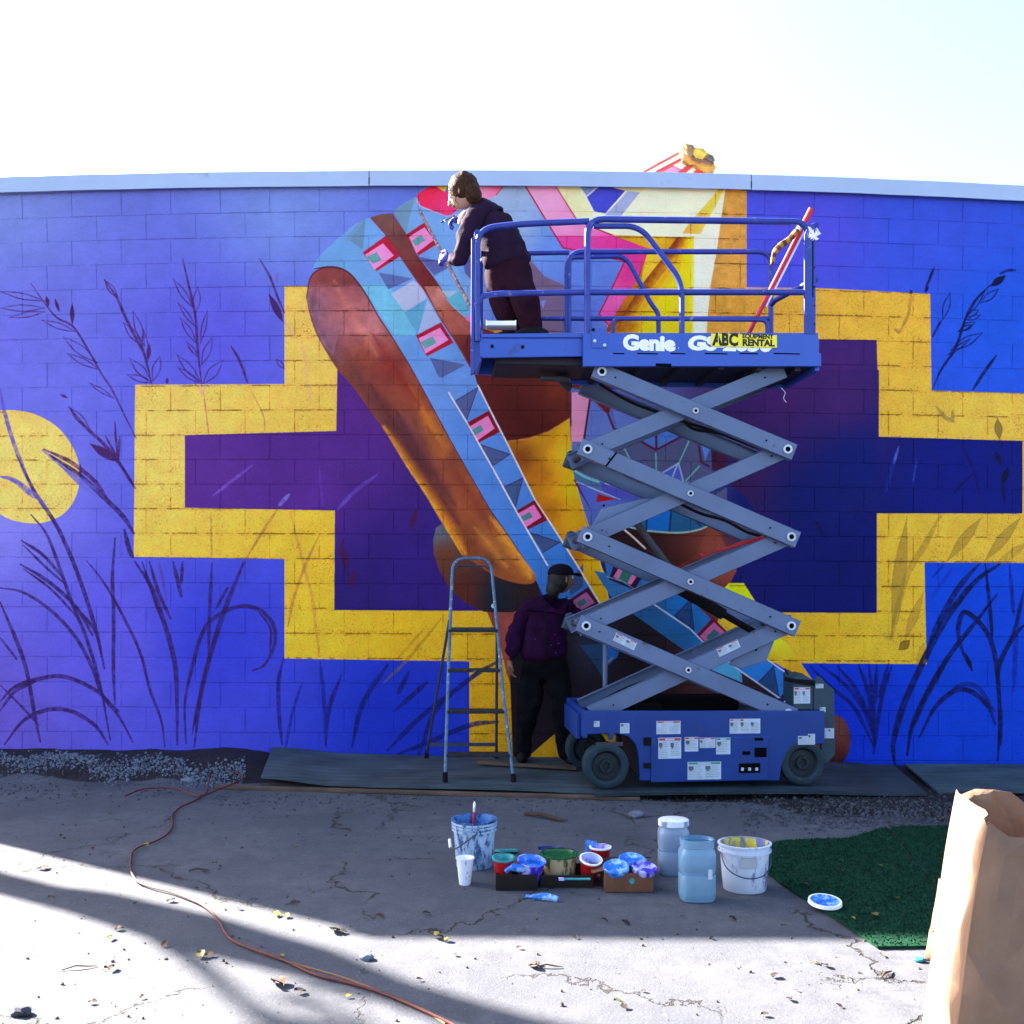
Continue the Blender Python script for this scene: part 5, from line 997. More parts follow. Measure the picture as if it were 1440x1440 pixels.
def hand(parent, wrist, fwd, palm_n, m, size=.175, curl=.5, holes=True, name='hand', thumb_side=1, spread=.0):
    """one skinned hand: palm, four unequal bent fingers and a thumb off the side near its base"""
    f = Vector(fwd).normalized(); n = Vector(palm_n); n = (n-f*n.dot(f)).normalized(); s = f.cross(n)*thumb_side; L = size; nodes = [(wrist, (.020, .026)), (wrist+f*L*.22, (.015, .034)), (wrist+f*L*.44, (.013, .037))]; edges = [(0, 1), (1, 2)]
    base = skin(name, nodes, edges, m, parent, 1)
    for i, (off, ln) in enumerate([(.030, .40), (.011, .44), (-.009, .41), (-.028, .32)]):
        p = wrist+f*L*(.40)+s*off; d = (f+s*off*spread*8).normalized(); pts = [p]; a = curl
        for j, k in enumerate((.45, .32, .23)):
            dd = (d*math.cos(a)+n*math.sin(a)).normalized(); p = p+dd*L*ln*k*1.1; pts.append(p); a += curl*1.1
        mb = MB(); mb.tube(smooth_path(pts, 3), [.0088-.0003*q for q in range(len(smooth_path(pts, 3)))], 8); mb.lathe([(.0, -.007), (.006, -.004), (.007, 0), (.006, .004), (0, .007)], pts[-1], 8); fo = mb.build('finger', m, base, smooth=True)
    p = wrist+f*L*.16+s*.026; pts = [p, p+(f*.55+s*.8).normalized()*L*.20, p+(f*.8+s*.8).normalized()*L*.20+(f*.95+s*.15+n*.4).normalized()*L*.17]; mb = MB(); mb.tube(smooth_path(pts, 4), [.0105, .0105, .010, .010, .0095, .009, .009, .0085, .008][:len(smooth_path(pts, 4))], 8); mb.build('thumb', m, base, smooth=True)
    return base
def at2(px, py, y): return at(px, py, y)
# ---- person standing at the foot of the wall, painting
yB = 7.12
pb = empty('person', (at(762, 1077, yB).x, yB, BT-.005), label='person in black cap, plum jacket and black trousers standing on the board, painting the wall', cat='person')
oB = pb.location.copy()
def B(px, py, dy=0.0): return at(px, py, yB+dy)-oB
tr_ = skin('trousers', [(B(766,905,.02), .170), (B(766,930,.02), .185), (B(747,950,.03), .112), (B(744,975,.03), .104), (B(741,1005,.02), .086), (B(738,1036,.03), .068), (B(735,1067,.04), .062),
             (B(786,950,.0), .112), (B(789,975,-.02), .104), (B(791,1005,-.04), .086), (B(794,1038,-.04), .068), (B(797,1069,-.02), .062)],
     [(0,1),(1,2),(2,3),(3,4),(4,5),(5,6),(1,7),(7,8),(8,9),(9,10),(10,11)], M_trous, pb, 3, ysq=(B(766,930,.0).y, .72)); fold(tr_, .022, 9, 2, .6)
jk = skin('jacket', [(B(766,934,.0), .196), (B(766,912,.0), .188), (B(767,888,.01), .178), (B(769,866,.02), .184), (B(770,852,.03), .150), (B(778,838,.04), .060),
             (B(744,853,.02), .085), (B(732,868,.01), .072), (B(725,890,.0), .062), (B(720,912,-.02), .054), (B(717,927,-.02), .047),
             (B(796,853,.05), .078), (B(806,866,.13), .062), (B(811,873,.20), .054), (B(811,866,.27), .046), (B(808,858,.31), .042)],
     [(0,1),(1,2),(2,3),(3,4),(4,5),(4,6),(6,7),(7,8),(8,9),(9,10),(4,11),(11,12),(12,13),(13,14),(14,15)], M_jacket, pb, 3, ysq=(B(766,900,.0).y, .66)); fold(jk, .020, 10, 4, .8)
skin('neck', [(B(778,842,.05), .052), (B(783,826,.06), .048)], [(0, 1)], M_skin, pb, 1)
hd = B(789, 814, .06); Rz = Matrix.Rotation(R(-58), 3, 'Z')           # face turned to the right and towards the wall
def head_shape(p):
    q = p.copy(); q.y *= 1+.10*max(0, -p.z); q.x *= 1-.22*max(0, -p.z)**1.3
    if p.y > 0: q.x *= 1-.08*p.y
    return q
head = ball('head', hd, (.074, .096, .112), M_skin, pb, head_shape, 3, Rz)
fc = lambda v: hd+Rz @ Vector(v)
def face(par, fc, m, s=1.0):
    mb = MB(); mb.tube([fc((0, .092*s, .018*s)), fc((0, .108*s, -.008*s)), fc((0, .114*s, -.022*s)), fc((0, .096*s, -.030*s))], [.008*s, .010*s, .014*s, .010*s], 8); mb.build('nose', m, par, smooth=True)
    for sx in (-1, 1):
        ball('eye', fc((sx*.030*s, .082*s, .010*s)), (.012*s,)*3, M_paper, par, None, 2); ball('iris', fc((sx*.030*s, .092*s, .010*s)), (.005*s,)*3, M_blk, par, None, 1)
        ball('ear', fc((sx*.073*s, -.002*s, -.006*s)), (.010*s, .020*s, .032*s), m, par, None, 2)
    mb = MB(); mb.tube([fc((-.024*s, .088*s, -.052*s)), fc((0, .097*s, -.050*s)), fc((.024*s, .088*s, -.052*s))], [.004*s, .007*s, .004*s], 6); mb.build('mouth', m, par)
face(head, fc, M_skin)
ball('hair', fc((0, -.025, .0)), (.082, .088, .112), M_hairB, pb, lambda p: p*(1+.06*mnoise.noise(p*4)), 3, Rz)
ball('hair_tail', fc((-.0, -.075, -.075)), (.055, .055, .075), M_hairB, pb, lambda p: p*(1+.12*mnoise.noise(p*4)), 3, Rz)
def capf(p): q = p.copy(); q.z = max(q.z, -.12); q.z *= 1-.1*abs(q.z); return q
cp = ball('cap', fc((0, -.004, .040)), (.092, .108, .088), M_cap, pb, capf, 3, Rz)
mb = MB(); n = 11; vs = []
for s_ in (0, .006):
    for i in range(n):
        a_ = R(-62+124*i/(n-1)); vs.append(fc((.086*math.sin(a_), .075+.02*math.cos(a_), .040+s_)));
    for i in range(n):
        a_ = R(-62+124*i/(n-1)); vs.append(fc((.080*math.sin(a_), .085+.100*math.cos(a_), .030-.012*math.cos(a_*2)+s_)))
fs = [(i, i+1, n+i+1, n+i) for i in range(n-1)]+[(2*n+i, 3*n+i, 3*n+i+1, 2*n+i+1) for i in range(n-1)]+[(n+i, n+i+1, 3*n+i+1, 3*n+i) for i in range(n-1)]+[(0, n, 3*n, 2*n), (n-1, 3*n-1, 4*n-1, 2*n-1)]
mb.add(vs, fs); mb.build('cap_brim', M_cap, cp, smooth=True)
hand(pb, B(717,928,-.03), (-.05, .1, -1), (.9, .3, 0), M_skin, .17, .35, thumb_side=1)
hand(pb, B(808,857,.31), (-.1, .5, .7), (-.8, .3, -.2), M_skin, .17, .75, thumb_side=-1)
br = empty('paint_brush', at(802, 848, 7.46), label='thin paint brush held by the person in the black cap against the wall', cat='brush')
def brush(par, a, b, m1, tip):
    a, b = a-par.location, b-par.location; mb = MB(); mb.tube([a, a.lerp(b, .7)], .0045, 8); mb.build('handle', m1, par, smooth=True); mb = MB(); mb.tube([a.lerp(b, .7), a.lerp(b, .82)], .006, 8); mb.build('ferrule', M_pin, par); mb = MB(); mb.tube([a.lerp(b, .82), a.lerp(b, .93), b], [.006, .007, .002], 8); mb.build('bristles', tip, par)
brush(br, at(813, 862, 7.40), at(796, 838, 7.545), M_wht, M_blk)
for s_, (px, py, dy) in ((0, (734, 1071, .02)), (1, (803, 1073, -.04))):
    c = B(px, py, dy); sh = ball('shoe', Vector((c.x, c.y+.04, .038)), (.048, .125, .052), M_shoe, pb, lambda p: Vector((p.x*(1-.15*abs(p.y)), p.y, max(p.z, -.7)*(1 if p.y < 0 else 1-.35*p.y))), 3)
# ---- person bending over the left end of the raised platform
yA = 6.44; zdeck = LO.z+LP(740, 470, .3)[1]+0.0
pa = empty('person', (at(722, 470, yA).x, yA, zdeck-.02), label='person in dark coat and maroon trousers bending over the raised platform rail to paint', cat='person')
oA = pa.location.copy()
def A(px, py, dy=0.0): return at(px, py, yA+dy)-oA
ta = skin('trousers', [(A(709,356,.02), .165), (A(713,385,.0), .188), (A(702,402,.04), .112), (A(707,428,.05), .098), (A(715,450,.07), .084), (A(721,474,.08), .078),
             (A(731,402,-.04), .112), (A(739,428,-.05), .096), (A(746,450,-.04), .082), (A(751,475,-.03), .076)],
     [(0,1),(1,2),(2,3),(3,4),(4,5),(1,6),(6,7),(7,8),(8,9)], M_pantA, pa, 3, ysq=(A(713,385,0).y, .78)); fold(ta, .022, 9, 8, .6)
ja = skin('coat', [(A(713,382,.02), .196), (A(710,362,.02), .186), (A(704,338,.02), .172), (A(697,314,.03), .165), (A(687,296,.03), .120), (A(670,285,.03), .056),
             (A(670,303,-.06), .078), (A(659,322,-.10), .064), (A(654,346,-.11), .060), (A(649,367,-.10), .054), (A(641,367,-.06), .046), (A(633,362,-.02), .038),
             (A(678,293,.14), .066), (A(665,303,.22), .056), (A(656,308,.28), .047), (A(649,306,.32), .040)],
     [(0,1),(1,2),(2,3),(3,4),(4,5),(3,6),(6,7),(7,8),(8,9),(9,10),(10,11),(4,12),(12,13),(13,14),(14,15)], M_coat, pa, 3, ysq=(A(700,340,.02).y, .74)); fold(ja, .020, 9, 14, .9)
skin('neck', [(A(674,288,.03), .050), (A(659,279,.03), .046)], [(0, 1)], M_skinA, pa, 1)
hdA = A(650, 272, .03); RA = Matrix.Rotation(R(72), 3, 'Z') @ Matrix.Rotation(R(-24), 3, 'X')
headA = ball('head', hdA, (.074, .096, .112), M_skinA, pa, head_shape, 3, RA); fcA = lambda v: hdA+RA @ Vector(v); face(headA, fcA, M_skinA)
def hairf(p):
    q = p*(1+.07*mnoise.noise(p*3.5)+.04*mnoise.noise(p*9)); return q
ball('hair', fcA((0, -.026, .026)), (.098, .108, .112), M_hairA, pa, hairf, 4, RA)
ball('hair_lock', fcA((-.02, -.070, -.050)), (.072, .060, .085), M_hairA, pa, hairf, 4, RA)
mb = MB()
for k in range(60):
    a_ = random.uniform(-2.6, 2.6); s0 = fcA((.085*math.sin(a_), -.02-.095*math.cos(a_), random.uniform(-.04, .08))); mb.tube([s0, s0+Vector((random.uniform(-.03, .03), random.uniform(-.02, .02), random.uniform(-.05, .0)))], [.003, .001], 4)
mb.build('stray_hair', M_hairA, pa)
hand(pa, A(633,362,-.02), (-.8, .35, .05), (.1, .9, -.2), M_glove, .17, .7, thumb_side=-1)
hand(pa, A(649,306,.32), (-.9, .2, -.15), (0, .3, -1), M_glove, .165, .7, thumb_side=1)
cu = ball('sunlit_cuff', A(650,306,.18), (.022, .03, .055), M_paper, pa, None, 2, Matrix.Rotation(R(28), 3, 'Y'))  # white patch painted as the sunlit highlight on the sleeve cuff
for px, py, dy in ((717, 470, .05), (752, 471, -.06)):
    c = A(px, py, dy); ball('shoe', Vector((c.x-.02, c.y, .015)), (.12, .048, .050), M_shoe, pa, lambda p: Vector((p.x, p.y*(1-.15*abs(p.x)), max(p.z, -.7)*(1-.3*max(0, -p.x)))), 3)
b2 = empty('paint_brush', at(632, 308, 6.74), label='small dark brush held by the gloved hand of the person on the platform', cat='brush'); brush(b2, at(640, 303, 6.76), at(620, 313, 6.72), M_blk, M_blk)
M_stick = mat('speckled_stick', (.36, .20, .15), .7, noise=.4, nscale=30, dirt=(.10, .06, .12), dirt_amt=.55, dscale=26)
a, b = at(590, 296, 7.42), at(664, 436, 6.50); st_ = MB(); st_.tube([a-(a+b)/2, b-(a+b)/2], .012, 8); o = st_.build('maulstick', M_stick, smooth=True); o.location = (a+b)/2; tag(o, 'long paint-speckled wooden stick held by the left glove of the person on the platform', 'stick')
tray = empty('paint_tray', P(705, 473, .12), label='small white paint tray on the deck at the feet of the platform person', cat='tray'); tray.location.z = zdeck-.01
mb = MB(); mb.bx(-.10, .10, -.06, .06, .0, .008); mb.bx(-.10, -.094, -.06, .06, .008, .035); mb.bx(.094, .10, -.06, .06, .008, .035); mb.bx(-.094, .094, -.06, -.054, .008, .03); mb.bx(-.094, .094, .054, .06, .008, .03); mb.build('pan', M_wht, tray, bevel=.002)

for o_, pts_, m_ in ((pb, [B(741,850,-.12), B(756,842,-.10), B(772,840,-.09), B(790,844,-.07)], M_cap), (pb, [B(767,846,-.12), B(768,880,-.13), B(767,925,-.13)], M_cap)):
    mb = MB(); mb.tube(smooth_path(pts_, 4), .005, 6); mb.build('jacket_seam', m_, o_, smooth=True)
mb = MB()
for k_ in range(5): p_ = B(random.uniform(738, 795), random.uniform(880, 925), -.132); mb.lathe([(0, -.003), (.004, -.002), (.005, 0)], p_, 6, M=Mx)
mb.build('paint_flecks', M_glove, pb)
# ---------------------------------------------------------------- stepladder
M_alu = mat('paint_spattered_aluminium', (.065, .12, .20), .4, metal=.2, noise=.25, nscale=30, dirt=(.42, .46, .54), dirt_amt=.15, dscale=40)
M_tread = mat('black_tread', (.012, .011, .014), .7, noise=.3, dirt=(.3, .3, .34), dirt_amt=.02, dscale=40)
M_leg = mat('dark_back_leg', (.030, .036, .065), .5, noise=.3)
yF, yR = 6.40, 7.28
lad = empty('stepladder', at(676, 1095, 6.85), label='paint-spattered metal stepladder with black treads standing left of the person by the wall', cat='ladder'); lad.location.z = BT
def Ld(px, py, y): return at(px, py, y)-lad.location
def yfr(py): return yF+(1098-py)/(1098-785)*.52                      # the front frame leans back as it rises
mb = MB(); mb.tube(fillet([Ld(626,1092,yfr(1092)), Ld(630,960,yfr(960)), Ld(634,850,yfr(850)), Ld(637,785,yfr(785)), Ld(690,785,yfr(785)), Ld(697,860,yfr(860)), Ld(708,980,yfr(980)), Ld(722,1094,yfr(1094))], .10, 6), .0125, 10); mb.build('front_frame', M_alu, lad, smooth=True)
for px, py in ((626,1096),(722,1098)):
    c = Ld(px, py, yfr(py)); mb = MB(); mb.tube([c+Vector((0, 0, .05)), Vector((c.x, c.y, 0))], [.017, .020], 10); mb.build('rubber_foot', M_black, lad)
for py, xa, xb in ((887,630,701),(943,629,704),(1001,628,710),(1062,627,718)):
    a, b = Ld(xa+1, py, yfr(py)), Ld(xb-1, py, yfr(py)); mb = MB(); mb.bx(a.x, b.x, a.y-.02, a.y+.085, a.z-.011, a.z+.011); mb.build('tread', M_tread, lad, bevel=.004)
for xt, yt, xb_, yb in ((632,872,600,1066),(699,890,698,1070)):
    a, b = Ld(xt, yt, yfr(yt)+.03), Ld(xb_, yb, yR); b.z = .03; mb = MB(); mb.tube([a, b], .0105, 8); mb.build('back_leg', M_leg, lad, smooth=True); mb = MB(); mb.tube([b+Vector((0, 0, .03)), Vector((b.x, b.y, 0))], [.015, .018], 8); mb.build('rubber_foot', M_black, lad)
a, b = Ld(604, 1047, 7.20), Ld(697, 1047, 7.20); mb = MB(); mb.bar(a, b, .028, .012, (0, 1, 0)); mb.build('back_brace', M_leg, lad)
a, b = Ld(629, 884, yfr(884)+.04), Ld(699, 884, yfr(884)+.04); mb = MB(); mb.bar(a, b, .02, .02, (0, 1, 0)); mb.build('hinge_bar', M_leg, lad)
mb = MB(); c = Ld(694, 852, yfr(852)-.012); mb.lathe([(0, -.01), (.016, -.008), (.018, 0)], c, 12, M=Mx); mb.build('hinge_bolt', M_pin, lad)
mb = MB(); mb.tube(fillet([Ld(641,800,yfr(800)), Ld(646,796,yfr(800)+.12), Ld(682,796,yfr(800)+.12), Ld(687,800,yfr(800))], .03), .008, 8); mb.build('top_loop', M_leg, lad)
# ---------------------------------------------------------------- paint pots
def pmat(nm, base, drip, amt=.3, ds=18, rough=.5, stretch=.35):
    m = mat(nm, base, rough, noise=.06, nscale=6, dirt=drip, dirt_amt=amt, dscale=ds); N = m.node_tree.nodes; L = m.node_tree.links
    tc = [n for n in N if n.type == 'TEX_COORD'][0]; mp = N.new('ShaderNodeMapping'); mp.inputs['Scale'].default_value = (1, 1, stretch); L.new(tc.outputs['Object'], mp.inputs[0])
    for n in N:
        if n.type == 'TEX_NOISE': L.new(mp.outputs[0], n.inputs['Vector'])
    return m
M_bw = pmat('bucket_white_dripped', (.32, .44, .62), (.03, .08, .20), .42, 26)
M_bw2 = pmat('bucket_white_stained', (.46, .54, .68), (.05, .10, .24), .18, 16)
M_bin = pmat('blue_paint_inside', (.04, .16, .42), (.02, .02, .10), .5, 20)
M_mix = pmat('many_paints_inside', (.10, .13, .30), (.60, .48, .04), .4, 16)
M_wire = mat('dark_wire', (.05, .07, .10), .4, metal=.5)
M_cupw = pmat('white_cup_foam', (.66, .70, .82), (.10, .08, .22), .12, 40)
M_cupr = mat('red_party_cup', (.36, .008, .012), .35, noise=.08); M_teal = mat('teal_paint', (.03, .26, .28), .4, noise=.25, nscale=30); M_cupin = pmat('cup_inside_paint', (.38, .48, .85), (.42, .16, .55), .4, 30)
M_violet = pmat('violet_smeared_tub', (.40, .42, .80), (.05, .02, .45), .55, 18); M_bluep = mat('bright_blue_paint', (.03, .17, .62), .25, noise=.4, nscale=30, dirt=(.30, .50, .75), dirt_amt=.3, dscale=24)
M_cream = pmat('cream_tub', (.40, .30, .17), (.03, .07, .03), .35, 26); M_green = mat('dark_green_paint', (.01, .09, .03), .25, noise=.4, nscale=25)
M_tray = mat('black_tray_plastic', (.008, .005, .005), .4, noise=.2); M_card = mat('brown_cardboard', (.13, .055, .030), .85, noise=.12, nscale=14, bump=.2); M_cardin = mat('cardboard_inside', (.05, .03, .022), .9)
def Tilt(ax, deg): return Matrix.Rotation(R(deg), 3, ax)
def pot(name, px, pybase, wtop, h, wbot, mout, min_, label, cat, rim=.006, paint=None, level=.75, lift_=0.0, M=None, sx=1, sy=1, group=None, ring=None, y=None, rimm=None):
    p = G(px, pybase, lift_) if y is None else at(px, pybase, y); r1 = wtop/2; r0 = wbot/2; root = empty(name, p, label=label, cat=cat, group=group)
    Mm = M or Matrix.Identity(3); mb = MB()
    prof = [(0, .0), (r0*.96, 0), (r0, .004)]+[(r0+(r1-r0)*t, .004+(h-.004)*t) for t in (.33, .66, .97)]+[(r1+rim, h*.975), (r1+rim, h), (r1-.001, h)]
    mb.lathe(prof, (0, 0, 0), 32, M=Mm, sx=sx, sy=sy); body = mb.build('body', mout, root, smooth=True)
    mb = MB(); li = h*level; ri = r0+(r1-r0)*level-.004; mb.lathe([(r1-.001, h-.0005), (r1-.004, h*.97), (ri, li), (0, li)], (0, 0, 0), 32, M=Mm, sx=sx, sy=sy); mb.build('inside', min_, root, smooth=True)
    if rimm: mb = MB(); mb.lathe([(r1+rim+.001, h-.006), (r1+rim+.002, h+.001), (r1-.003, h+.002)], (0, 0, 0), 32, M=Mm, sx=sx, sy=sy); mb.build('rim', rimm, root, smooth=True)
    if paint: mb = MB(); mb.disc((0, 0, 0), ri-.001, 24, M=Mm, z=li+.0015, sx=sx, sy=sy); mb.build('paint', paint, root)
    if ring:
        for z in ring: mb = MB(); rr = r0+(r1-r0)*z+.0; mb.lathe([(rr, h*z-.006), (rr+.009, h*z-.005), (rr+.009, h*z+.004), (rr, h*z+.005)], (0, 0, 0), 32, M=Mm, sx=sx, sy=sy); mb.build('ridge', mout, root, smooth=True)
    return root, p
b1, p1 = pot('paint_bucket', 667, 1217, .215, .235, .185, M_bw, M_bin, 'white paint-dripped bucket with blue inside, wire handle and a brush standing in it', 'bucket', ring=(.80, .88, .95), level=.5, rimm=M_bin)
mb = MB(); mb.tube(smooth_path([(.02, -.112, .19), (-.03, -.118, .155), (-.08, -.115, .12), (-.112, -.05, .10), (-.125, -.01, .11)], 6), .0035, 6); mb.build('wire_handle', M_wire, b1); mb = MB(); mb.tube([(-.118, -.03, .098), (-.124, -.008, .135)], .008, 8); mb.build('handle_grip', M_wht, b1)
bb = empty('paint_brush', p1+Vector((0, .02, .12)), label='brush with pale tip sticking up out of the dripped white bucket', cat='brush'); brush(bb, p1+Vector((-.01, .02, .14)), p1+Vector((.0, .03, .315)), M_redp, M_wht)
pot('foam_cup', 654, 1243, .082, .125, .056, M_cupw, M_wht, 'small white foam cup standing in front of the dripped white bucket', 'cup', .003, level=.6)
# black tray A and its contents
def tray_(name, x0, x1, pyb, z_h, dep, mo, mi, label, cat, flap=0):
    a, b = G(x0, pyb), G(x1, pyb); root = empty(name, (a+b)/2+Vector((0, dep/2, 0)), label=label, cat=cat); w = (b-a).length; t = .004
    for nm, bx in (('base', (-w/2, w/2, -dep/2, dep/2, .001, .006)), ('side', (-w/2, w/2, -dep/2, -dep/2+t, .006, z_h)), ('side', (-w/2, w/2, dep/2-t, dep/2, .006, z_h)), ('side', (-w/2, -w/2+t, -dep/2+t, dep/2-t, .006, z_h)), ('side', (w/2-t, w/2, -dep/2+t, dep/2-t, .006, z_h))):
        mb = MB(); mb.bx(*bx); mb.build(nm, mo if nm == 'side' else mi, root, bevel=.0015)
    return root, (a+b)/2, w, dep
t1, c1, w1, d1 = tray_('black_tray', 697, 756, 1253, .075, .17, M_tray, M_tray, 'low black tray holding a red cup and a violet-smeared tub', 'tray')
def inb(c, x, y, z=.008): return c+Vector((x, y, z))
def pot3(name, loc, *a, **k):
    r, p = pot(name, 700, 1200, *a, **k); r.location = loc; return r
pot3('red_cup', inb(c1, -.062, .075), .098, .130, .066, M_cupr, M_teal, 'red cup coated teal inside, leaning in the left black tray', 'cup', .003, level=.45, M=Tilt('X', 6), rimm=M_teal)
pot3('plastic_tub', inb(c1, .058, .080), .128, .118, .090, M_violet, M_bluep, 'translucent tub smeared with violet paint beside the teal-lined red cup', 'tub', .004, level=.7, M=Tilt('X', 10) @ Tilt('Y', 6), paint=M_bluep)
gl = MB(); gl.tube(smooth_path([(-.05, 0, .0), (-.02, -.01, .02), (.03, .0, .012), (.07, .01, .018)], 5), [.012]*5+[.018]*5+[.016]*5+[.010], 8); o = gl.build('blue_rag', M_bluep, smooth=True); o.location = inb(c1, .0, .02, .085); tag(o, 'bright blue paint rag lying on the rim of the left black tray', 'rag')
lidr = MB(); lidr.lathe([(0, .004), (.052, .004), (.058, .012), (.062, .010), (.062, 0), (0, 0)], (0, 0, 0), 28); o = lidr.build('paint_lid', M_teal, smooth=True); o.location = G(712, 1199, .005)+Vector((0, .02, 0)); o.rotation_euler = (R(-14), 0, 0); tag(o, 'round teal paint lid propped behind the red cup and violet tub', 'lid')
# tray B
t2, c2, w2, d2 = tray_('black_tray', 760, 834, 1249, .060, .19, M_tray, M_tray, 'low black tray holding the cream tub and a tilted red cup', 'tray')
pot3('paint_tub', inb(c2, -.030, .125), .170, .118, .150, M_cream, M_green, 'cream tub with dark green paint spilling over its rim', 'tub', .005, level=.9, paint=M_green, rimm=M_green)
pot3('red_cup', inb(c2, .105, .085), .100, .118, .070, M_cupr, M_cupin, 'red cup tilted forward showing its white paint-streaked inside', 'cup', .003, level=.5, M=Tilt('X', 16) @ Tilt('Y', 6), rimm=M_wht)
ld = MB(); ld.lathe([(0, .004), (.060, .004), (.066, .010), (.066, 0), (0, 0)], (0, 0, 0), 28); o = ld.build('dark_blue_lid', mat('navy_paint', (.01, .015, .12), .3), smooth=True); o.location = G(775, 1196, .10)+Vector((0, .02, -.0)); o.location.z = .10; o.rotation_euler = (R(-10), 0, 0); tag(o, 'dark navy lid leaning behind the cream tub', 'lid')
br3 = empty('paint_brush', G(815, 1236, .07), label='flat teal paint brush lying across the right black tray', cat='brush'); mb = MB(); mb.bar((-.07, 0, 0), (.05, 0, 0), .018, .006, (0, 0, 1)); mb.build('handle', M_teal, br3, bevel=.002); mb = MB(); mb.bar((-.095, 0, 0), (-.07, 0, 0), .022, .009, (0, 0, 1)); mb.build('bristles', M_violet, br3)
# cardboard box with painted lids
t3, c3, w3_, d3 = tray_('cardboard_box', 851, 919, 1256, .090, .24, M_card, M_cardin, 'open brown cardboard box holding round blue painted lids', 'box')
mb = MB(); a = (.012, -d3/2-.0012, .055); mb.disc(a, .013, 16, M=Mx); mb.build('blue_sticker', M_teal, t3)
mb = MB(); mb.box((-w3_/2-.03, .02, .088), (.06, .22, .003), (0, R(-14), 0)); mb.build('flap', M_card, t3)
mb = MB(); mb.box((.03, d3/2+.025, .085), (.22, .05, .003), (R(-18), 0, 0)); mb.build('flap', M_cardin, t3)
for nm, (x, y, z), r_, tl, lb in (('paint_lid', (-.055, .045, .094), .060, (16, -4), 'blue and white swirled paint lid nearest the left end of the cardboard box'), ('paint_lid', (.030, .130, .100), .066, (12, 4), 'bright blue paint lid at the back of the cardboard box'), ('paint_lid', (.075, .050, .088), .060, (10, 6), 'deep blue paint lid at the front right of the cardboard box')):
    mb = MB(); mb.lathe([(0, .016), (r_*.5, .013), (r_*.8, .015), (r_*.92, .022), (r_, .018), (r_, 0), (r_*.9, -.01), (0, -.01)], (0, 0, 0), 28); o = mb.build(nm, M_bluep if 'deep' not in lb else M_violet, smooth=True); o.location = inb(c3, x, y, z); o.rotation_euler = (R(tl[0]), R(tl[1]), 0); tag(o, lb, 'lid')
pot3('red_cup', G(845, 1229)+Vector((0, .03, 0)), .100, .125, .070, M_cupr, M_cupin, 'upright red cup standing just behind the cardboard box', 'cup', .003, level=.6, rimm=M_wht)
gl = MB(); gl.add([(-.05, 0, 0), (-.01, -.01, .0), (.01, .0, .05), (-.045, .01, .055), (-.03, .02, .02)], [(0, 1, 2, 3), (0, 3, 4), (3, 2, 4), (0, 4, 1), (1, 4, 2)]); o = gl.build('blue_card', M_bluep); o.location = G(838, 1200, .10)+Vector((-.0, .05, 0)); o.location.z = .095; tag(o, 'small blue card corner sticking up behind the upright red cup', 'card')
gl = MB(); gl.tube(smooth_path([(-.07, .02, .008), (-.03, .0, .012), (.02, -.01, .016), (.07, -.03, .012)], 5), [.008]*4+[.014]*4+[.017]*4+[.016]*3+[.012], 8); o = gl.build('blue_paint_glove', M_bluep, smooth=True); o.location = G(762, 1265, .0); tag(o, 'crumpled blue paint-stained glove lying in front of the trays', 'glove')
# plastic jugs
def glassy(nm, c, rough=.25, tr=.55):
    m = mat(nm, c, rough, noise=.08, nscale=5, trans=tr); return m
M_jug = glassy('milky_clear_plastic', (.30, .40, .56), .3, .35); M_jug2 = glassy('blue_milky_plastic', (.20, .38, .56), .3, .35); M_water = mat('pale_blue_water', (.10, .24, .46), .2, noise=.05)
def jug(px, pyb, w, h, m, label, lid=None, tag_=None, lvl=.45):
    p = G(px, pyb); root = empty('plastic_jug', p, label=label, cat='jug'); mb = MB(); r = w/2; n = 28
    def ring(rx, z): return [(rx*math.copysign(abs(math.cos(a))**.6, math.cos(a)), rx*.8*math.copysign(abs(math.sin(a))**.6, math.sin(a)), z) for a in [2*math.pi*i/n for i in range(n)]]
    prof = [(r*.86, 0), (r*.97, .012), (r, .04), (r*.985, h*.42), (r*.94, h*.46), (r*.985, h*.5), (r, h*.76), (r*.96, h*.82), (r*.86, h*.86), (r*.84, h*.88), (r*.90, h*.89), (r*.90, h)]
    vs = [v for rr, z in prof for v in ring(rr, z)]; k = len(prof); fs = [(i*n+j, i*n+(j+1) % n, (i+1)*n+(j+1) % n, (i+1)*n+j) for i in range(k-1) for j in range(n)]+[tuple(range(n))[::-1]]
    mb.add(vs, fs); mb.build('bottle', m, root, smooth=True)
    mb = MB(); vs = ring(r*.955, .006)+ring(r*.955, h*lvl); mb.add(vs, [(j, (j+1) % n, n+(j+1) % n, n+j) for j in range(n)]+[tuple(range(n))[::-1], tuple(range(n, 2*n))]); mb.build('contents', M_water, root)
    mb = MB(); mb.lathe([(r*.88, h-.012), (r*.955, h-.012), (r*.955, h+.003), (r*.90, h+.004)], (0, 0, 0), 28, sy=.8); mb.build('neck_ring', m, root, smooth=True)
    if lid: mb = MB(); mb.lathe([(r*.99, h*.90), (r*1.0, h*.93), (r*.99, h*1.005), (r*.9, h*1.02), (0, h*1.02)], (0, 0, 0), 28, sy=.82); mb.build('lid', lid, root, smooth=True)
    if tag_: mb = MB(); mb.bx(r*.45, r*.68, -r*.80-.002, -r*.80+.01, h*.40, h*.56); mb.build('label', M_label, root)
    return root
jug(947, 1228, .150, .262, M_jug, 'clear plastic jug with a white lid standing behind the open blue jug', lid=M_cupw, lvl=.5)
jug(980, 1264, .162, .268, M_jug2, 'bluish open plastic jug with a small label in front of the lidded jug', tag_=True, lvl=.62)
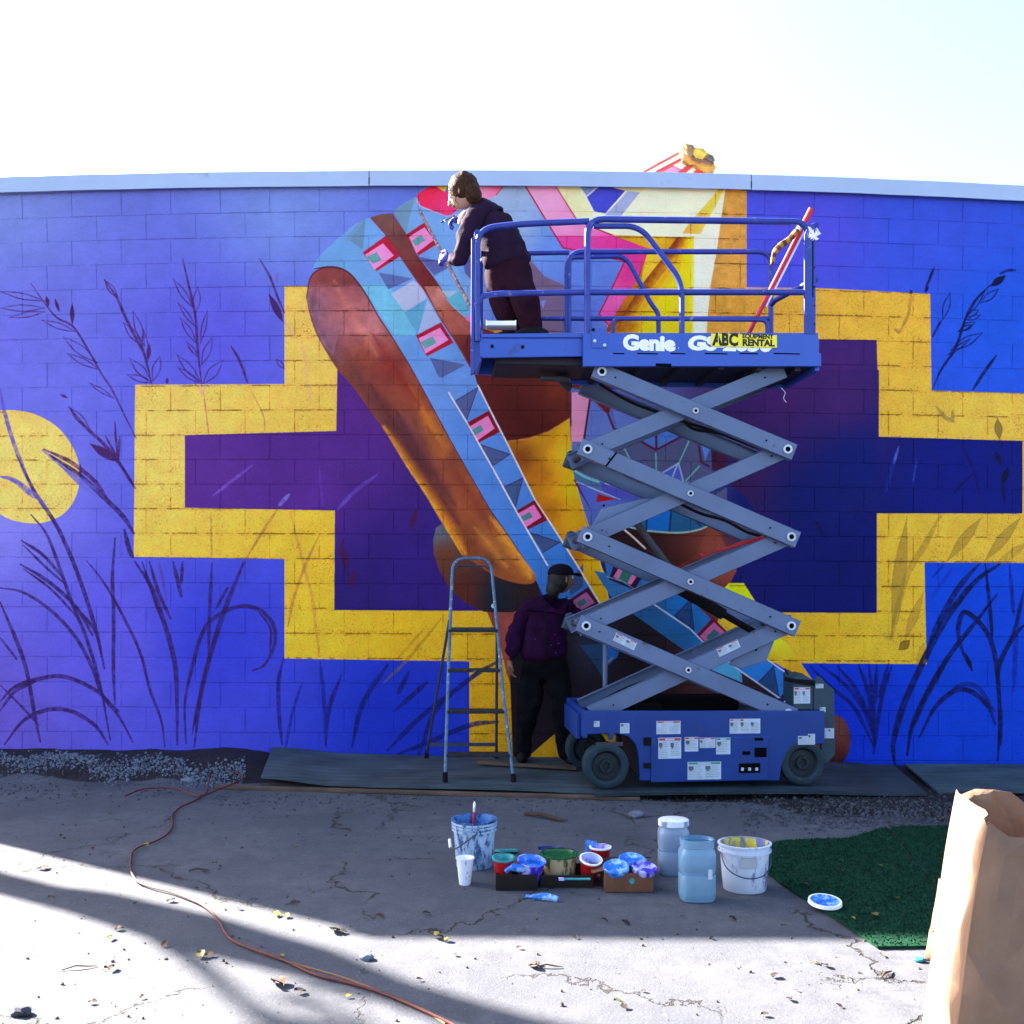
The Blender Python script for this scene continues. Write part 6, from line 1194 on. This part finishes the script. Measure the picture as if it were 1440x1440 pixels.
b2_, p2 = pot('paint_bucket', 1047, 1250, .232, .215, .196, M_bw2, M_mix, 'oval white bucket with mixed coloured paints inside, left of the green turf', 'bucket', ring=(.86,), level=.45, rimm=M_bw2, sy=.84)
mb = MB(); mb.tube(smooth_path([(-.12, 0, .19), (-.10, -.08, .12), (-.03, -.112, .085), (.05, -.108, .09), (.10, -.07, .13), (.12, 0, .19)], 6), .003, 6); mb.build('wire_handle', M_wire, b2_)
mb = MB(); mb.bx(-.045, .03, -.100, -.094, .125, .17); mb.build('faded_label', M_lgrey, b2_)
o = MB(); o.lathe([(0, .010), (.058, .010), (.062, .016), (.070, .016), (.072, .002), (.066, 0), (0, 0)], (0, 0, 0), 30, ms=[1, 1, 0, 0, 0, 0]); o = o.build('paint_lid', [M_wht, M_bluep], smooth=True); o.location = G(1160, 1268, .03)+Vector((0, 0, .0)); o.location.z = .022; o.rotation_euler = (R(5), 0, 0); tag(o, 'round white lid with light blue paint lying on the edge of the turf', 'lid')
# ---------------------------------------------------------------- extension cord
M_cord = mat('orange_red_cord', (.085, .010, .008), .6, noise=.15)
path = [(640,1442),(631,1436),(582,1413),(533,1393),(488,1380),(444,1369),(400,1349),(360,1335),(329,1322),(316,1308),(311,1298),(300,1284),(284,1271),(262,1261),(240,1253),(212,1246),(192,1237),(184,1222),(184,1209),(186,1198),(196,1190),(218,1182),(236,1171),(243,1158),(242,1147),(252,1135),(276,1124),(290,1113),(294,1100),(293,1090),(285,1084),(262,1083)]
mb = MB(); mb.tube(smooth_path([G(x, y, .014)+Vector((0, 0, .012 if y < 1110 else -.004)) for x, y in path], 4), .0050, 8); tag(mb.build('extension_cord', M_cord, smooth=True), 'orange-red extension cord snaking from the wall across the yard to the foreground', 'cord')
mb = MB(); mb.tube(smooth_path([G(x, y, .02)+Vector((0, 0, .014)) for x, y in [(176,1122),(205,1112),(249,1112),(280,1122),(310,1112),(338,1100),(340,1093),(322,1085),(305,1082)]], 5), .0055, 8); tag(mb.build('extension_cord', M_cord, smooth=True), 'loose loop of orange-red cord lying on the dark soil near the gravel heap', 'cord')
mb = MB(); mb.tube(smooth_path([G(x, y, .005) for x, y in [(366,1340),(420,1357),(480,1374),(540,1397),(600,1424),(626,1440)]], 5), .004, 8); tag(mb.build('thin_cable', mat('tan_cable', (.20, .10, .05), .6)), 'thin tan cable running beside the orange cord in the foreground', 'cable')
# ---------------------------------------------------------------- leaves, sticks
LM = [mat('dry_leaf_brown', (.055, .022, .012), .8, noise=.3), mat('leaf_olive', (.085, .085, .016), .7, noise=.3), mat('leaf_yellow', (.24, .21, .02), .7, noise=.2), mat('leaf_dark', (.016, .010, .009), .85, noise=.3)]
def leaf_mesh(k):
    g = random.Random(k); n = 7; vs = []; c = g.uniform(.3, 1.2)
    for i in range(n):
        t = i/(n-1); wv = math.sin(t*math.pi)**.7*(.34+.08*g.random())+.015; zz = .18*math.sin(t*math.pi*c)+.04*g.random()
        for s in (-1, 0, 1): vs.append((t-.5, s*wv+.04*math.sin(t*5), zz+abs(s)*g.uniform(.05, .22)))
    fs = []
    for i in range(n-1):
        for j in (0, 1): a = i*3+j; fs.append((a, a+1, a+4, a+3))
    me = bpy.data.meshes.new('leaf'); me.from_pydata(vs, [], fs); me.materials.append(LM[k % 4]); me.polygons.foreach_set('use_smooth', [True]*len(me.polygons)); return me
LMs = [leaf_mesh(k) for k in range(12)]
def leaf_words(x, y, k):
    c = ['brown', 'olive', 'yellow', 'dark brown'][k % 4]; shade = y < (1185+x*.235 if x < 620 else 1330)
    w = 'green turf mat' if (x > 1100 and 1170 < y < 1330 and x > 1166+(y-1288)*1.4) else ('shaded concrete' if shade else 'sunlit concrete'); side = 'left' if x < 480 else 'middle' if x < 960 else 'right'
    return 'small curled %s leaf lying on the %s, %s part of the yard' % (c, w, side), 'small %s leaves on the %s, %s' % (c, w, side)
def put_leaf(px, py, s, k, label, group='dry leaves scattered over the yard'):
    p = G(px, py); o = link('dry_leaf', LMs[k % 12], None, (p.x, p.y, hgt(p.x, p.y)+.004), (random.uniform(-.2, .2), random.uniform(-.2, .2), random.uniform(0, 6.28))); s *= .72; o.scale = (s, s, s); tag(o, label, 'leaf', group)
    if 1068 < px < 1700 and 1165 < py < 1335: o.location.z = .018
    return o
put_leaf(392, 1387, .10, 0, 'large curled brown leaf in the foreground shade streak left of the cord', 'big curled foreground leaves'); put_leaf(422, 1398, .055, 3, 'smaller brown leaf touching the right of the large curled foreground leaf', 'big curled foreground leaves')
put_leaf(396, 1346, .035, 2, 'small bright yellow leaf lying on the orange cord', 'big curled foreground leaves')
for (x, y, s, k) in [(72,1264,.05,1),(168,1307,.05,0),(155,1321,.05,1),(232,1330,.05,0),(158,1364,.06,0),(282,1346,.07,1),(295,1345,.05,0),(388,1288,.06,2),(403,1290,.05,1),(468,1311,.08,1),(480,1313,.06,3),(614,1320,.08,1),(628,1325,.05,1),(490,1404,.03,2),(205,1190,.05,2),(288,1228,.05,0),(310,1220,.04,3),
                     (415,1191,.04,1),(60,1223,.07,3),(337,1279,.03,3),(340,1195,.03,3),(275,1250,.03,0),(535,1291,.05,0),(240,1268,.05,3),(510,1368,.0301,3),(65,1221,.05,1),(880,1300,.05,3),(1030,1293,.05,3),(870,1412,.05,1),(878,1418,.04,3),(1160,1360,.05,3),(1146,1355,.035,2),(750,1361,.06,0),(756,1358,.04,3),
                     (600,1287,.05,3),(850,1296,.04,3),(1180,1231,.06,0),(1132,1250,.05,0),(1230,1294,.06,1),(1238,1223,.035,1),(1262,1269,.035,1),(1343,1230,.04,1),(1200,1298,.03,2),(1157,1283,.03,2),(1308,1328,.03,2),(30,1430,.05,0),(130,1412,.04,3),(200,1405,.03,3),(118,1290,.02,3),(190,1272,.03,3),(640,1345,.03,3),(730,1335,.03,0),(590,1380,.03,3),(905,1395,.025,3),
                     (810,1320,.03,3),(700,1290,.03,3),(500,1200,.03,1),(560,1180,.03,3),(90,1180,.03,3),(130,1195,.04,0),(960,1290,.03,3),(1000,1320,.03,3),(1090,1375,.05,3),(1110,1408,.04,3),(1075,1430,.035,3),(1180,1418,.03,3),(1240,1345,.035,1),(1120,1395,.02,3)]: put_leaf(x, y, s, k+4*random.randint(0, 2), *leaf_words(x, y, k))
def stick(px, py, L, a, r, label, m=M_bark):
    p = G(px, py); mb = MB(); mb.tube([(-L/2, 0, 0), (-.1*L, .02*L, .01), (.2*L, -.01*L, .005), (L/2, .015*L, 0)], [r*.7, r, r*.9, r*.4], 7); o = mb.build('twig', m, smooth=True); o.location = (p.x, p.y, hgt(p.x, p.y)+r); o.rotation_euler = (0, 0, a); return tag(o, label, 'twig')
M_dtw = mat('dark_twig', (.05, .03, .022), .9, noise=.3)
stick(767, 1152, .30, -.62, .014, 'thick dark stick lying on the yard in front of the boards', M_dtw); stick(88, 1094, .18, -1.1, .005, 'thin pale stick poking from the soil near the gravel heap', M_plank); stick(112, 1362, .12, .3, .0035, 'thin pale twig on the sunlit slab at the far left', M_bark)
stick(772, 1361, .10, .0, .004, 'short brown twig on the sunlit slab at the bottom middle', M_bark); stick(1247, 1372, .09, .75, .004, 'short grey twig on the sunlit slab left of the paper bag', M_dtw); stick(280, 1225, .10, .1, .004, 'short dark twig lying in the shade right of the cord bend', M_dtw)
for px, py, s, lb in ((265, 1101, .05, 'pale broken lump of concrete lying at the edge of the soil near the cord'), (895, 1148, .05, 'pale stone lying alone on the yard right of the stick'), (515, 1350, .028, 'small white pebble in the dark band of tree shade'), (30, 1427, .035, 'reddish stone in the bottom left corner')):
    p = G(px, py); o = ball('stone', (0, 0, 0), (s, s*.7, s*.5), M_gravel if 'reddish' in lb else M_white_gravel, None, lambda q: q*(1+.25*mnoise.noise(q*2+Vector((px, 0, 0)))), 2); o.location = (p.x, p.y, hgt(p.x, p.y)+s*.3); o.data.polygons.foreach_set('use_smooth', [False]*len(o.data.polygons)); tag(o, lb, 'stone')
p = G(1292, 1352); o = ball('bottle_cap', (0, 0, 0), (.022, .018, .010), M_teal, None, lambda q: Vector((q.x, q.y, min(q.z, .5))), 2); o.location = (p.x, p.y, .008); tag(o, 'small green bottle cap on the slab beside the paper bag', 'cap')
# ---------------------------------------------------------------- paper bag in the right foreground
M_kraft = mat('kraft_paper', (.20, .125, .088), .85, noise=.12, nscale=9, bump=.35, bscale=40, spec=.1)
bag = empty('paper_bag', (0, 0, 0), label='large open brown paper bag standing in the right foreground', cat='paper bag')
def bagmat():
    m = M_kraft; N = m.node_tree.nodes; L = m.node_tree.links; b = N['Principled BSDF']; tr_n = N.new('ShaderNodeBsdfTranslucent'); tr_n.inputs[0].default_value = (.40, .20, .10, 1); mx = N.new('ShaderNodeMixShader'); mx.inputs[0].default_value = .07
    out = [n for n in N if n.type == 'OUTPUT_MATERIAL'][0]; L.new(b.outputs[0], mx.inputs[1]); L.new(tr_n.outputs[0], mx.inputs[2]); L.new(mx.outputs[0], out.inputs[0])
bagmat()
yb = 2.30; c00 = at(1391, 1155, yb); c0 = Vector((c00.x, yb, 0)); ztop = c00.z
fr = Vector((math.cos(R(-6)), math.sin(R(-6)), 0)); dp = Vector((math.sin(R(12)), math.cos(R(12)), 0)); Wb, Db, Hb = .42, .30, ztop
def panel(name, o0, u, wid, hfun, push, nu=9, nz=15, gus=0.0):
    nrm = u.cross(Vector((0, 0, 1))).normalized(); vs = []; fs = []
    for j in range(nz+1):
        for i in range(nu+1):
            s, t = i/nu, j/nz; H = hfun(s); z = H*t; k = math.sin(s*math.pi)
            ed = min(1, 6*min(s, 1-s)); d = push*1.3*ed*(.25-abs(mnoise.noise(Vector((s*1.8+o0.x*3+t*1.3, t*2.6-s, o0.y*5)))))+gus*(1-abs(2*s-1))*(t**1.5)+ed*random.uniform(-.006, .006)+.016*ed*(.3-abs(mnoise.noise(Vector((s*5+t*3, t*6-s*2, 2.2)))))
            wob = .010*math.sin(t*5+1.1); taper = (1-.05*(1-t))
            vs.append(o0+u*(s*wid)+nrm*d+Vector((wob*t-.127*(1-t), 0, z)))
    for j in range(nz):
        for i in range(nu): a = j*(nu+1)+i; fs += [(a, a+1, a+nu+2), (a, a+nu+2, a+nu+1)] if (i+j) % 2 else [(a, a+1, a+nu+1), (a+1, a+nu+2, a+nu+1)]
    mb = MB(); mb.add(vs, fs); o = mb.build(name, M_kraft, bag, smooth=True, auto=9); so = o.modifiers.new('t', 'SOLIDIFY'); so.thickness = .0012; return o
top = lambda base, notch: (lambda s: base+notch*math.sin(s*9.5)*.5+.012*math.sin(s*23))
panel('front_panel', c0, fr, Wb, lambda s: Hb-.045*abs(math.sin(s*7.5))+.012*math.sin(s*31), .030)
panel('side_gusset', c0+dp*Db, -dp, Db, lambda s: Hb+.015-.03*s+.02*(s > .5)*0, .02, gus=-.035)
panel('back_panel', c0+dp*Db, fr, Wb, lambda s: Hb+.045*abs(math.sin(s*6+.4))-.022+.010*math.sin(s*27), .03)
panel('side_gusset', c0+fr*Wb, dp, Db, lambda s: Hb-.02+.04*s, .02, gus=-.035)
mb = MB(); b4 = [c0, c0+fr*Wb, c0+fr*Wb+dp*Db, c0+dp*Db]; mb.add([p+Vector((-.127, 0, .002)) for p in b4], [(0, 1, 2, 3)]); mb.build('base', M_kraft, bag)
# crumpled sheet standing in for the bag's bulging lower gusset
g0, g1, g2 = G(1300, 1352), at(1353, 1268, 2.75), at(1352, 1440, 2.9); vs = []; fs = []; n = 8
A0, A1, B0, B1 = Vector((g0.x, g0.y, .004)), Vector((g1.x, 2.9, g1.z)), Vector((g0.x+.35, g0.y-.5, .004)), Vector((g1.x+.22, 2.55, g1.z+.0))
for j in range(n+1):
    for i in range(n+1):
        s, t = i/n, j/n; p = (A0*(1-s)+A1*s)*(1-t)+(B0*(1-s)+B1*s)*t; p = p+Vector((0, 0, .03*mnoise.noise(p*7)+.012)); p.z = max(p.z, .004); vs.append(p)
for j in range(n):
    for i in range(n): a = j*(n+1)+i; fs.append((a, a+1, a+n+2, a+n+1))
mb = MB(); mb.add(vs, fs); o = mb.build('gusset_stand_in_sheet', M_kraft, smooth=True); so = o.modifiers.new('t', 'SOLIDIFY'); so.thickness = .0012; tag(o, 'crumpled brown paper sheet standing in for the bulging lower left side of the paper bag', 'paper')
# ---------------------------------------------------------------- striped bundle lying on the roof edge
M_or = mat('torn_orange_end', (.50, .26, .05), .8, noise=.4, nscale=9, bump=.6, dirt=(.16, .07, .03), dirt_amt=.4, dscale=8); M_rs = mat('red_stripe', (.50, .05, .05), .7, noise=.1); M_ws = mat('faded_white_side', (.75, .68, .58), .8, noise=.1)
rb = empty('striped_bundle', at(960, 236, 8.0), label='torn striped bundle in red and white lying on the roof edge above the lift', cat='bundle')
def slab(name, pts, y0, y1, m, off=0):
    n = len(pts); mb = MB(); mb.add([at(x, y, y0)-rb.location for x, y in pts]+[at(x, y, y0)-rb.location+Vector((.02, y1-y0, .02)) for x, y in pts], [tuple(range(n)), tuple(range(2*n-1, n-1, -1))]+[(k, n+k, n+(k+1) % n, (k+1) % n) for k in range(n)]); return mb.build(name, m, rb)
slab('body', [(897,252),(900,243),(916,233),(936,219),(952,206),(960,201),(966,213),(962,224),(978,231),(992,238),(1000,246),(1000,254)], 8.20, 8.44, M_ws)
for nm, pts, m in (('stripe', [(903,242),(951.5,216.5),(952,218),(905,243.5)], M_rs), ('stripe', [(921,242),(954,225),(955,227.5),(926,244)], M_rs), ('stripe', [(929,244),(944,235),(957,241),(952,247),(932,247)], mat('pink_patch', (.50, .22, .36), .7)),
                   ('stripe', [(953,243),(971,229),(977.5,231),(963,244.5)], M_rs), ('stripe', [(973,245),(985,232),(993,237),(986,246)], M_rs), ('stripe', [(989,246),(996,240),(998,243),(994,247)], M_rs)): slab(nm, pts, 8.188, 8.198, m)
slab('torn_end', [(962,200),(968,203),(975,207),(983,208.5),(990,211),(997,216),(1001,222),(1003,229),(1007,234),(1003,241),(1000,244),(994,238),(986,234),(976,230),(968,227),(961,224),(966,217),(964,211),(966,206)], 8.10, 8.36, M_or)
M_y2 = mat('yellow_scrap', (.62, .40, .05), .8, noise=.3)
for pts, m in (([(976,210),(986,211),(992,217),(988,224),(978,222),(974,216)], M_y2), ([(966,205),(972,206),(975,212),(973,220),(967,222)], mat('faded_brown_paper', (.30, .16, .08), .8, noise=.3)), ([(995,219),(1000,221),(1003,228),(997,226),(993,223)], M_bark), ([(972,221),(990,225),(1002,231),(1001,233),(988,229),(974,225)], mat('dark_fold', (.20, .09, .06), .8, noise=.3))): slab('scrap', pts, 8.085, 8.098, m)
